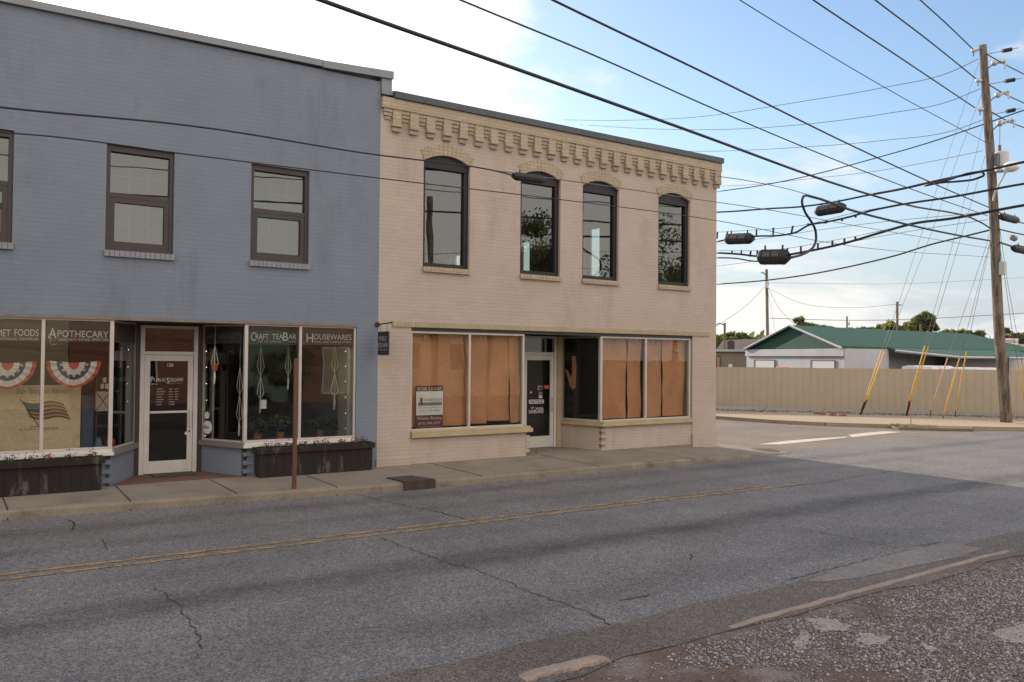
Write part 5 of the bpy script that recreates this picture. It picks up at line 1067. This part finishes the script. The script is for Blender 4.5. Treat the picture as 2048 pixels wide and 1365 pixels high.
# lines along the side street
def cl(px, w_, X, label, **k): return line(px, w_, 'C', label, Xc=X, **k)
cl([(1110, 240), (1250, 241), (1400, 234), (1600, 204), (1770, 175), (1905, 143), (1957, 118)], 1.1, 24.8, 'highest faint wire sloping from the pole toward the pink roof', name='power_line', cat='power line', m=M_wiret)
cl([(1160, 250), (1300, 258), (1400, 260), (1600, 250), (1770, 228), (1905, 201), (1960, 178)], 1.1, 24.8, 'second faint wire sloping from the pole toward the pink roof', name='power_line', cat='power line', m=M_wiret)
cl([(1350, 302), (1400, 303), (1600, 295), (1770, 281), (1908, 261), (1966, 240)], 1.1, 24.8, 'third faint wire, ending in a small strain clamp', name='power_line', cat='power line', m=M_wiret)
cl([(1433, 384), (1530, 370), (1600, 356), (1750, 317), (1870, 282), (1970, 248), (2060, 217)], 2.2, 24.4, 'thin black cable crossing the pole below its lowest insulators', ext_right=(24.4, -12, 9.8))
cl([(1433, 373), (1530, 368), (1600, 360), (1750, 343), (1880, 320), (1966, 302)], .9, 24.8, 'faint strand just above the thick bundle near the pole', name='messenger_wire', cat='wire', m=M_wiret)
cl([(1430, 425), (1470, 423), (1533, 418), (1600, 414), (1660, 406), (1740, 390), (1800, 379)], 3.6, 22.5, 'left end of the lashed cable leaving the pink corner')
cl([(1740, 390), (1800, 379), (1870, 363), (1960, 344), (2060, 322)], 5.0, 22.5, 'thick lashed cable bundle passing in front of the pole under the transformer', ext_right=(22.5, -14, 7.2))
mb = MB(); q = [GX(x, y, 22.45) for x, y in [(1850, 371), (1890, 362), (1950, 345), (1965, 345), (1968, 350), (1955, 357), (1920, 363), (1880, 366), (1850, 372)]]; mb.tube(spline(q, 4), .038, 6); solo('cable_loop', mb, M_wire, 'narrow slack loop of cable tied under the thick lashed bundle', 'cable', tuple(q[2]), smooth=True)
cl([(1433, 484), (1475, 476), (1510, 473), (1570, 470), (1592, 465), (1617, 451), (1650, 445), (1700, 434), (1738, 423), (1800, 410), (1900, 395), (2060, 366)], 4.0, 22.5, 'middle sagging cable spaced below its strand beside the pink corner', ext_right=(22.5, -14, 6.6))
cl([(1433, 465), (1500, 461), (1580, 455), (1630, 446), (1700, 428), (1760, 416)], 1.0, 22.5, 'middle strand carrying short spacers and two splice cases', name='messenger_wire', cat='wire', m=M_wiret)
cl([(1433, 506), (1480, 509), (1515, 513), (1560, 512), (1610, 504), (1700, 484), (1760, 466), (1830, 447), (1900, 438), (2060, 409)], 5.0, 22.5, 'lowest thick cable with spacers, crossing the pole above the splice case', ext_right=(22.5, -14, 6.0))
cl([(1433, 516), (1470, 517), (1510, 523), (1545, 521), (1580, 517), (1600, 512)], 3.2, 22.4, 'short cable hanging under the lowest spacer strand')
cl([(1433, 501), (1500, 502), (1560, 499), (1640, 486), (1715, 472), (1780, 458)], 1.0, 22.5, 'lowest strand carrying the row of short spacers', name='messenger_wire', cat='wire', m=M_wiret)
cl([(1433, 569), (1533, 561), (1620, 549), (1720, 529), (1800, 509), (1860, 490), (1925, 474), (1978, 461)], 3.2, 24.6, 'single black cable sagging lowest between pink corner and pole')
cl([(1433, 533), (1520, 521), (1600, 505), (1720, 481), (1850, 458), (1975, 440)], 1.0, 24.8, 'faint wire rising behind the lowest spacer cable', name='messenger_wire', cat='wire', m=M_wiret)
cl([(1433, 489), (1520, 478), (1620, 463), (1750, 446), (1860, 435), (1972, 425)], 1.0, 24.8, 'faint wire between the middle and lowest spacer cables', name='messenger_wire', cat='wire', m=M_wiret)
# short wires to the right of the pole
line([(1972, 108), (2000, 124), (2060, 155)], 2.2, 'A', 'top conductor leaving the pole on its right', name='power_line', cat='power line')
line([(1978, 170), (2005, 186), (2060, 212)], 2.2, 'A', 'second conductor leaving the pole on its right', name='power_line', cat='power line')
line([(1984, 225), (2010, 240), (2060, 260)], 2.2, 'A', 'third conductor leaving the pole on its right', name='power_line', cat='power line')
line([(1990, 420), (2010, 432), (2030, 442), (2060, 450)], 2.4, 'A', 'cable carrying the tilted splice case right of the pole', name='overhead_cable')
line([(1995, 458), (2015, 463), (2048, 470), (2070, 474)], 2.6, 'A', 'cable leaving the pole above the small grey canister')
line([(1998, 485), (2020, 492), (2048, 502), (2070, 508)], 3.2, 'A', 'spacer cable leaving the pole toward the lower right splice case')
# spacers along the two strands: parts of one ladder per strand would float, so each is its own small thing
def spacers(lst, label, X=22.5):
    for i, (xt, yt, xb, yb) in enumerate(lst):
        a, b = GX(xt, yt, X), GX(xb, yb, X); mb_ = MB(); mb_.tube([a, b], .045, 5); solo('cable_spacer', mb_, M_box, '%s, number %s from the left' % (label, ('one', 'two', 'three', 'four', 'five', 'six', 'seven', 'eight', 'nine', 'ten', 'eleven', 'twelve', 'thirteen')[i]), 'spacer', tuple(a), 'spacers holding cables under their strand')
spacers([(1435, 464, 1434, 478), (1455, 463, 1452, 477), (1513, 459, 1513, 472), (1547, 456, 1546, 470), (1586, 452, 1583, 466), (1617, 447, 1616, 452), (1652, 442, 1651, 448), (1685, 437, 1684, 443), (1712, 431, 1711, 436)], 'black spacer on the middle strand')
spacers([(1464, 502, 1464, 509), (1483, 501, 1482, 511), (1502, 502, 1500, 514), (1515, 501, 1514, 514), (1575, 497, 1575, 510), (1602, 493, 1602, 506), (1636, 487, 1636, 500), (1665, 482, 1665, 495), (1689, 478, 1689, 490), (1711, 474, 1711, 483)], 'black spacer on the lowest strand')
def case(px, r, kind, label, X=22.5, asp=None, m=M_box):
    f = (lambda x, y: P2(x, y, PA, PZ)) if kind == 'A' else (lambda x, y: GX(x, y, X))
    a, b = f(*px[0]), f(*px[1]); d_ = b-a; T = thing('splice_case', label, 'splice case', tuple((a+b)/2)); rr = r/2*depth(a)/FPX
    MB().tube([a, a+d_*.10, a+d_*.86, b], [rr*.6, rr, rr, rr*.55], 10).build('body', m, T)
    mb_ = MB(); [mb_.tube([a+d_*(t-.012), a+d_*(t+.012)], rr*1.025, 10) for t in (.18, .5, .8)]; mb_.build('strap', M_dark, T)
    mb_ = MB(); up = np.array([0, 0, rr*1.5]); [mb_.tube([a+d_*t, a+d_*t+up], rr*.13, 5) for t in (.2, .8)]; mb_.build('hanger', M_dark, T)
case([(1026, 352), (1090, 361)], 17, 'A', 'long dark splice case hanging before the second arched window')
case([(1632, 424), (1690, 414)], 21, 'C', 'dark splice case hanging beside the slack loop')
case([(1452, 479), (1506, 477)], 22, 'C', 'dark splice case nearest the pink corner on the middle strand')
case([(1519, 515), (1577, 514)], 31, 'C', 'large six-sided dark splice case on the lowest strand')
case([(2002, 433), (2036, 442)], 15, 'A', 'dark splice case hanging close to the right of the pole')
case([(2026, 496), (2075, 507)], 16, 'A', 'dark splice case cut by the right picture edge')
c = P2(2027, 476, PA, PZ); mb = MB(); mb.tube([c+np.array([-.12, 0, 0]), c+np.array([-.1, 0, .0]), c+np.array([.1, 0, -.02]), c+np.array([.14, 0, -.02])], [.06, .11, .11, .06], 10); solo('terminal_canister', mb, M_letdim, 'small grey canister hung on a cable right of the pole', 'canister', tuple(c))

# ================================================================== BACKGROUND
def tree(name, cx, cy, h, cr, label, seed, z0=0, leaf=M_leaf, n=1800, s=.28, trunk=.2, sparse=False, flat=.8, group='trees on the skyline'):
    g = random.Random(seed); T = thing(name, label, 'tree', (cx, cy, z0), group); mb_ = MB(); zt = z0+h-cr*flat
    mb_.tube([(cx, cy, z0), (cx+cr*.05, cy, z0+(zt-z0)*.6), (cx-cr*.03, cy, zt)], [trunk, trunk*.75, trunk*.35], 8); cl_ = []
    for k in range(11):
        a = g.uniform(0, 6.28); rr = cr*g.uniform(.35, .85); zz = zt+cr*flat*g.uniform(-.55, .8)*(1-.4*rr/cr); p = np.array([cx+math.cos(a)*rr, cy+math.sin(a)*rr, zz])
        mb_.tube([(cx, cy, z0+(zt-z0)*g.uniform(.55, .95)), ((cx+p[0])/2, (cy+p[1])/2, (zt+zz)/2), tuple(p)], [trunk*.35, trunk*.2, trunk*.06], 5); cl_.append((p, cr*g.uniform(.22, .42)))
    if not sparse: cl_ += [(np.array([cx+g.uniform(-.3, .3)*cr, cy+g.uniform(-.3, .3)*cr, zt+g.uniform(-.2, .7)*cr*flat]), cr*.42) for _ in range(4)]
    mb_.build('trunk', M_bark, T); lf = MB(); per_ = n//len(cl_)
    for p, r in cl_: leafclump(lf, p, r, per_, s, g, .75)
    lf.build('crown', leaf, T); return T
def treepx(px, ybase_top, wpx, d, label, seed, **k):
    c = D(px, 725, d); h = D(px, ybase_top, d)[2]; return tree('tree', c[0], c[1], h, wpx/2*d/FPX, label, seed, **k)
td = [(1434, 668, 42, 95, 'dark green tree showing beside the pink corner', {}), (1463, 661, 46, 100, 'rounded green tree behind the lamp pole', {}), (1487, 668, 30, 100, 'small round tree right of the lamp pole', {}), (1506, 676, 22, 110, 'low dark tree left of the tall far pole', {}),
      (1601, 631, 24, 95, 'narrow pale tree rising above the green gable', dict(flat=1.5, sparse=True, leaf=M_leaf2)), (1622, 647, 42, 110, 'low dark tree just right of the gable tip', {}), (1657, 652, 36, 115, 'flat low tree over the green roof ridge', {}),
      (1706, 656, 22, 115, 'small bushy tree right of the thin middle pole', {}), (1727, 654, 30, 115, 'round bush topping the roof, second right of the middle pole', {}), (1745, 657, 24, 115, 'lowest round bush above the roof ridge', {}),
      (1777, 644, 44, 100, 'broad tree left of the brown far pole', dict(leaf=M_leaf2)), (1811, 654, 34, 110, 'low tree right of the brown far pole', {}), (1844, 622, 52, 95, 'tallest skyline tree with a gappy spreading crown', dict(flat=1.1, leaf=M_leaf2, n=2600)),
      (1824, 640, 40, 98, 'leafy tree against the left side of the tallest one', dict(leaf=M_leaf2, n=2000)), (1861, 641, 30, 99, 'low leafy tree against the right side of the tallest one', dict(n=1500)), (1614, 643, 28, 104, 'short tree between the gable tip and the narrow pale tree', {}), (1640, 650, 30, 108, 'wide low tree above the left end of the ridge', {}), (1762, 651, 30, 104, 'small tree filling the gap left of the brown far pole', {}),
      (1905, 656, 46, 95, 'open branching tree left above the roof', dict(sparse=True, n=700, leaf=M_leaf2)), (1945, 655, 50, 95, 'open branching tree in the middle above the roof', dict(sparse=True, n=900, leaf=M_leaf2)), (1975, 668, 40, 100, 'open low tree next to the utility pole', dict(sparse=True, leaf=M_leaf2)), (2012, 657, 22, 110, 'dark tree top behind the pylon sign', {}), (2046, 663, 46, 90, 'sunlit tree at the right picture edge', dict(leaf=M_leaf2))]
for i, (px, yt, wp, d, lab, k) in enumerate(td):
    k = dict(k); k.setdefault('n', 1500); k.setdefault('flat', .8); treepx(px, yt, wp, d, lab, 40+i, s=.30*d/100, **k)
# distant wood closing the horizon
g = random.Random(77); mb = MB()
for i in range(150):
    px = 1380+i*5.6; d = g.uniform(150, 190); c = D(px, 705+g.uniform(-12, 4), d); leafclump(mb, c, 4.2, 60, .8, g, .75)
tag(mb.build('distant_wood', M_leaf), 'distant band of green woodland along the horizon', 'woodland', kind='stuff')
# white and green metal building
GB = thing('metal_building', 'long white metal building with green roof and dark green gable', 'building', D(1590, 800, 50))
dl, dr_, da = 53.0, 44.5, 48.7
eL, eR, ap = D(1493, 700, dl), D(1689, 697, dr_), D(1584, 655, da); eL[2] = eR[2] = 2.95; ap = (eL+eR)/2+np.array([0, 0, 1.35]); ap2 = D(1584, 655, da); ap = np.array([ap2[0], ap2[1], ap2[2]])
rd = np.array([CR[0]*17+CW[0]*12, CR[1]*17+CW[1]*12, 0]); rd /= np.linalg.norm(rd); base = lambda p: np.array([p[0], p[1], 0.0])
Lb = 24.0; wl = MB()
wl.ext([base(eL), base(eR), eR-np.array([0, 0, .02]), eL-np.array([0, 0, .02])], rd*.2); wl.ext([base(eR)+rd*.2, base(eR)+rd*4.2, eR+rd*4.2, eR+rd*.2], np.cross(rd, UZ)*-.2)
eR2 = eR+rd*Lb; wl.ext([base(eR)+rd*4.2+np.cross(rd, UZ)*-1.0, base(eR2)+np.cross(rd, UZ)*-1.0, eR2+np.cross(rd, UZ)*-1.0, eR+rd*4.2+np.cross(rd, UZ)*-1.0], np.cross(rd, UZ)*-.2)
wl.ext([base(eR)+rd*11, base(eR)+rd*Lb, eR+rd*Lb-np.array([0, 0, .35]), eR+rd*11-np.array([0, 0, .35])], np.cross(rd, UZ)*-.2)
wl.ext([base(eR)+rd*4.2, base(eR)+rd*4.2+np.cross(rd, UZ)*-1.0, eR+rd*4.2+np.cross(rd, UZ)*-1.0, eR+rd*4.2], rd*.1)
wl.build('wall', M_wsid, GB)
rb = MB(); ap_e = ap+rd*Lb; rb.ext([eR+rd*-.2, eR+rd*Lb, ap_e-rd*3, ap-rd*.2], (0, 0, .12)); eL2 = eL+rd*Lb; rb.ext([ap-rd*.2, ap_e-rd*3, eL2, eL-rd*.2], (0, 0, .12)); rb.ext([eR+rd*Lb, eL2, ap_e-rd*3], (0, 0, .12))
ov = np.cross(rd, UZ)*2.2-np.array([0, 0, .42]); rb.ext([eR+rd*4.2, eR+rd*4.2+ov*.2, eR+rd*8.0+ov, eR+rd*18+ov, eR+rd*20], (0, 0, .10)); rb.build('roof', M_green, GB)
MB().ext([eL+np.array([0, 0, .03]), eR+np.array([0, 0, .03]), ap], rd*.15).build('gable', M_greend, GB)
tb = MB(); off = -rd*.25
tb.tube([eL+off, ap+off+np.array([0, 0, .1]), eR+off], .07, 4); tb.ext([eL-rd*.05+np.array([0, 0, -.42]), eR-rd*.05+np.array([0, 0, -.42]), eR-rd*.05, eL-rd*.05], -rd*.08); tb.tube([eR+rd*4.2+ov*.2, eR+rd*8.0+ov, eR+rd*18+ov], .08, 4); tb.build('trim', M_wsid, GB)
e_ = (eR-eL); 
for t0, t1 in ((.10, .33), (.70, .92)):
    gb = MB(); a, b = base(eL)+e_*t0, base(eL)+e_*t1; gb.ext([a-rd*.01, b-rd*.01, b-rd*.01+np.array([0, 0, 2.3]), a-rd*.01+np.array([0, 0, 2.3])], -rd*.03); gd_ = gb.build('garage_door', M_garage, GB)
    mb = MB(); up = np.array([0, 0, 2.3]); mb.tube([a-rd*.05, a-rd*.05+up, b-rd*.05+up, b-rd*.05], .028, 4); mb.build('door_frame', M_roofg, gd_)
# low beige building to the left of it
LB = thing('low_building', 'low flat beige building between pink corner and green gable', 'building', D(1462, 760, 58)); a, b = D(1400, 704, 58), D(1496, 704, 57); a[2] = b[2] = 2.85
bdir = (b-a)/np.linalg.norm(b-a); back = np.array([-bdir[1], bdir[0], 0])
MB().ext([base(a), base(b), b, a], back*8).build('wall', M_beige, LB); MB().ext([a-bdir*.2-back*.2, b+bdir*.1-back*.2, b+bdir*.1-back*.2+np.array([0, 0, .16]), a-bdir*.2-back*.2+np.array([0, 0, .16])], back*8.4).build('roof', M_wsid, LB)
w0, w1 = D(1433, 714, 57.4), D(1441, 714, 57.4); mb = MB(); mb.ext([(w0[0], w0[1], 1.2), (w1[0], w1[1], 1.2), (w1[0], w1[1], 2.55), (w0[0], w0[1], 2.55)], -back*.06); wn = mb.build('window', M_dark, LB); mid = (w0+w1)/2-back*.09; MB().obox((mid[0], mid[1], 1.88), bdir, -back, UZ, .09, .02, .6).build('shutter', mat('orange_wood', (.40, .20, .10), .7), wn)
w0 = D(1461, 727, 57.3)-back*.06; MB().obox((w0[0], w0[1], 1.7), bdir, back, UZ, .13, .03, .28).build('notice_board', M_sign, LB)
ac = D(1462, 695, 59); AC = thing('air_conditioner', 'dark rooftop air conditioner on the low beige building', 'air conditioner', (ac[0], ac[1], 3.0)); mb = MB(); mb.obox((ac[0], ac[1], 3.32), bdir, back, UZ, .24, .25, .3); mb.build('cabinet', M_dark, AC); MB().tube([(ac[0], ac[1], 3.63), (ac[0], ac[1], 3.66)], .17, 12).build('fan_grille', M_box, AC)
HH = thing('house', 'brown shingled roof house behind the low beige building', 'house', D(1480, 740, 75)); a, b = D(1430, 706, 75), D(1530, 702, 75); t1, t2 = D(1446, 683, 78), D(1519, 680, 78); bk = back*9
MB().ext([base(a), base(b), b, a], bk).build('wall', M_beige, HH)
mb = MB(); mb.ext([a-back*.5, b-back*.5, t2, t1], (0, 0, .1)); mb.ext([t1, t2, b+bk, a+bk], (0, 0, .1)); mb.ext([b-back*.5, b+bk, t2], (0, 0, .1)); mb.build('roof', M_roofg, HH)
# brown building on the right edge
RB = thing('brown_building', 'brown brick building with pale gable trim at the right edge', 'building', D(2045, 760, 60)); a, b = D(2036.5, 716, 60), D(2110, 716, 58); a[2], b[2] = 2.5, 2.5
MB().ext([base(a), base(b), b, a], np.array([3, 8, 0])).build('wall', M_roofg, RB); mb = MB(); q1, q2 = D(2034, 708, 59.5), D(2085, 688, 59); mb.ext([q1, q1+np.array([0, 0, -.25]), q2+np.array([0, 0, -.25]), q2], np.array([3, 8, 0])); mb.build('roof', M_conc, RB)
MB().ext([base(a)+np.array([-.0, -.05, 0]), base(b)+np.array([0, -.05, 0]), np.array([b[0], b[1]-.05, 1.95]), np.array([a[0], a[1]-.05, 1.95])], (0, -.02, 0)).build('doorway', M_dark, RB)
# pylon sign
PSg = thing('pylon_sign', 'tall roadside pylon sign with black and white panels behind the utility pole', 'sign', D(2030, 790, 70)); zt = D(2022, 667, 70)[2]
def pp(x, y, d=70): return D(x, y, d)
mb = MB(); mb.tube([base(pp(2010, 700)), pp(2010, 664)], .07, 6).tube([base(pp(2036.5, 700)), pp(2036.5, 666)], .10, 6); mb.build('frame', M_dark, PSg)
mb = MB(); mb.ext([pp(2008, 676.5), pp(2036, 676.5), pp(2036, 667), pp(2008, 667)], -CW*.1); k1 = mb.build('panel', M_black, PSg)
text('LIVING', pp(2010.5, 671.8, 69.8), CR, CU, .20, .50, M_let, k1); text('Center', pp(2016.5, 674.4, 69.8), CR, CU, .15, .45, M_red, k1)
mb = MB(); mb.ext([pp(2008, 685.2), pp(2035.5, 685.2), pp(2035.5, 677.5), pp(2008, 677.5)], -CW*.1); k2 = mb.build('panel', M_sign, PSg); text('AutoZone', pp(2010.5, 683, 69.8), CR, CU, .16, .95, M_red, k2, bold=.03)
mb = MB(); mb.ext([pp(2010, 694), pp(2035.5, 694), pp(2035.5, 686.3), pp(2010, 686.3)], -CW*.1); k3 = mb.build('panel', M_sign, PSg); text('D.T. Store', pp(2012.5, 691, 69.8), CR, CU, .13, .8, M_maroon, k3)
mb = MB(); mb.ext([pp(2038, 698, 72), pp(2044, 698, 72), pp(2044, 690, 72), pp(2038, 690, 72)], -CW*.1); mb.tube([base(pp(2041, 700, 72)), pp(2041, 694, 72.1)], .05, 5); solo('small_sign', mb, mat('pale_blue_sign', (.30, .33, .55), .6), 'small pale blue sign right of the pylon sign', 'sign', tuple(base(pp(2041, 700, 72))))
# far poles
def farpole(px, yt, d, r, label, lean=0, arm=None, extra=None, m=M_pole):
    b_, t_ = base(D(px+lean, 725, d)), D(px, yt, d); T = thing('far_pole', label, 'pole', tuple(b_), 'wooden poles in the distance'); MB().tube([b_, t_], [r, r*.8], 8).build('shaft', m, T)
    if arm: MB().tube(spline([D(x, y, d) for x, y in arm], 3), .05*d/75, 5).build('arm', M_wiret, T)
    if extra: 
        for (x, y, w_, h_) in extra: c = D(x, y, d); MB().tube([c-np.array([0, 0, h_/2*d/FPX]), c+np.array([0, 0, h_/2*d/FPX])], w_/2*d/FPX, 8).build('fitting', M_trans, T)
farpole(1533, 539, 70, .14, 'tall pale far pole rising beside the green gable', 4, [(1522, 547), (1525, 545), (1530, 550)], [(1533, 570, 8, 14), (1537, 567, 3, 6)], M_pole)
farpole(1694, 633, 110, .13, 'thin short far pole in the middle of the green roof', 0, None, [(1698, 648, 4, 6)])
farpole(1794.5, 604, 90, .16, 'brown far pole rising above the broad skyline tree', 0, [(1797, 610), (1803, 611)], None)
farpole(1449.5, 646, 75, .12, 'far lamp pole with curved arm beside the pink corner', 0, [(1449, 652), (1443, 648), (1436, 648), (1432, 650)], None)
farpole(1841, 648, 92, .13, 'far pole half hidden inside the tallest skyline tree', 0)
def fline(px, r, d, label): mb_ = MB(); P_ = [D(x, y, d) for x, y in px]; mb_.tube(spline(P_, 5), r, 4); solo('far_wire', mb_, M_wiret, label, 'wire', tuple(P_[0]), smooth=True)
fline([(1540, 637), (1694, 641), (1794, 640), (1960, 632), (2060, 626)], .03, 90, 'distant black wire running level above the green roof')
fline([(1537, 577), (1600, 606), (1700, 616), (1794, 609)], .015, 80, 'distant wire sagging from the tall far pole to the brown one')
fline([(1530, 573), (1500, 605), (1450, 642), (1430, 655)], .015, 72, 'left stay wire fanning from the tall far pole')
fline([(1537, 577), (1560, 620), (1590, 650)], .015, 70, 'right stay wire fanning from the tall far pole')
fline([(1535, 577), (1548, 650), (1556, 690)], .012, 70, 'steep stay wire at the tall far pole')
fline([(1540, 566), (1800, 568), (2060, 555)], .012, 80, 'very faint level wire high in the background sky')
# vehicles behind the fence
def car(c, yaw, L, W, H, m, name, label, wagon=True):
    T = thing(name, label, 'car', c); u = np.array([math.cos(yaw), math.sin(yaw), 0]); v = np.array([-u[1], u[0], 0])
    def pl(s, t, z): return np.array(c)+u*s*L/2+v*t*W/2+np.array([0, 0, z])
    prof = [(-1, .35), (-1, .62*H), (-.93, .72*H), (-.85, .98*H) if wagon else (-.62, .97*H), (-.6, H), (.1, H), (.25, .97*H), (.48, .66*H), (.95, .56*H), (1, .45*H), (1, .35)]
    mb_ = MB(); n = len(prof); vs = []
    for t in (-1, 1):
        for s, z in prof: k = .86 if z > .75*H else 1; vs.append(pl(s, t*k, z))
    mb_.add(vs, [tuple(range(n)), tuple(range(2*n-1, n-1, -1))]+[(i, i+n, (i+1) % n+n, (i+1) % n) for i in range(n)]); mb_.build('body', m, T)
    gb = MB()
    for t in (-1, 1):
        for s0, s1 in ((-.8, -.45), (-.41, -.05), (-.01, .28)): gb.sheet([pl(s0, t*.965, .70*H), pl(s1, t*.965, .70*H), pl(min(s1, .18), t*.875, .93*H), pl(s0+.02, t*.875, .93*H)])
    gb.build('side_window', M_carg, T)
    for s in (-.62, .62):
        for t in (-1, 1): a_ = pl(s, t*.98, .33); wv = MB().tube([a_-v*t*.2, a_+v*t*.02], .33, 16).build('wheel', M_tyre, T); MB().tube([a_+v*t*.02, a_+v*t*.03], .2, 12).build('rim', M_alu, wv)
yw = math.atan2(rd[1], rd[0])
c = base(D(1868, 735, 44)); car(tuple(c), yw, 4.0, 1.8, 2.06, M_car, 'parked_van', 'white van whose roof just shows above the fence')
c = base(D(1958, 735, 44)); car(tuple(c), yw, 4.2, 1.8, 1.985, M_car, 'parked_car', 'white car roof above the fence, left of the utility pole')
c = base(D(1990, 735, 48.5)); car(tuple(c), yw, 4.4, 1.8, 1.98, M_carr, 'parked_car', 'red car just showing above the fence behind the utility pole')
c = base(D(1565, 736, 42)); T = thing('orange_tank', 'orange rounded top of equipment just above the fence', 'tank', tuple(c)); zt = D(1565, 733, 42)[2]; u = CR*np.array([1, 1, 0]); MB().tube([c-u*.3+np.array([0, 0, zt-.3]), c+u*.32+np.array([0, 0, zt-.3])], .28, 14).build('body', M_oran, T); MB().box(c[0]-.25, c[0]+.25, c[1]-.2, c[1]+.2, 0, zt-.5).build('stand', M_dark, T)

# ================================================================== ACROSS THE STREET (seen in the shop glass)
def rbuild(x0, x1, y, h, m, label, name='opposite_building', wins=(), roofm=M_roofg):
    T = thing(name, label, 'building', ((x0+x1)/2, y, 0)); MB().box(x0, x1, y-8, y, 0, h).build('wall', m, T); MB().box(x0-.15, x1+.15, y-8.1, y+.15, h+.002, h+.25).build('roof', roofm, T)
    for (a, b, z0, z1, mm) in wins:
        f = MB().box(a-.08, b+.08, y+.001, y+.06, z0-.08, z1+.08).build('window', M_white, T); MB().box(a, b, y+.06, y+.07, z0, z1).build('pane', mm, f)
rbuild(-30, -2.9, -24, 8.2, M_cream, 'cream stucco building mirrored in the left shop window', wins=((-7.5, -6.4, 1, 2.2, M_carg),))
rbuild(-2.88, 3.2, -24, 4.2, M_brick, 'red brick building mirrored beside the shop door', wins=((-.2, .8, 1, 2.3, M_carg),))
rbuild(5.0, 7.1, -26, 3.6, M_greenw, 'green boarded shed mirrored behind a bush', name='opposite_shed')
rbuild(7.12, 12.5, -25, 5.0, M_brick, 'red brick building with cream doors mirrored under HOUSEWARES', wins=((8.5, 9.8, .5, 2.7, M_cream),))
rbuild(13.2, 22, -27, 5.5, M_cream, 'cream house with small windows mirrored in the papered windows', wins=((14.3, 15.1, 1.6, 3.1, M_carg), (17, 17.8, 1.6, 3.1, M_carg)))
tree('tree', 5.2, -20.5, 2.9, 1.6, 'round bush mirrored in the tea bar window', 91, leaf=M_leaf2, n=2200, s=.09, trunk=.08, group='trees across the street')
tree('tree', 19.6, -22, 10.8, 3.0, 'tall tree mirrored in the second arched window', 92, leaf=M_leaf, n=8000, s=.10, trunk=.2, flat=1.2, group='trees across the street')
tree('tree', 30.0, -22, 11.5, 4.2, 'tall tree mirrored in the rightmost arched window', 93, leaf=M_leaf, n=8000, s=.12, trunk=.2, flat=1.1, group='trees across the street')
RPo = thing('street_pole', 'leaning wooden pole mirrored in the first arched window', 'utility pole', (7.7, -11.6, 0)); MB().tube([(7.7, -11.6, 0), (7.35, -11.5, 8.1)], [.14, .10], 10).build('shaft', M_pole, RPo)
LPo = thing('line_pole', 'wooden pole outside the picture carrying the left cable ends', 'utility pole', (-26, -11.5, 0)); MB().tube([(-26, -11.5, 0), (-26, -11.5, 13.4)], [.19, .13], 10).build('shaft', M_pole, LPo)
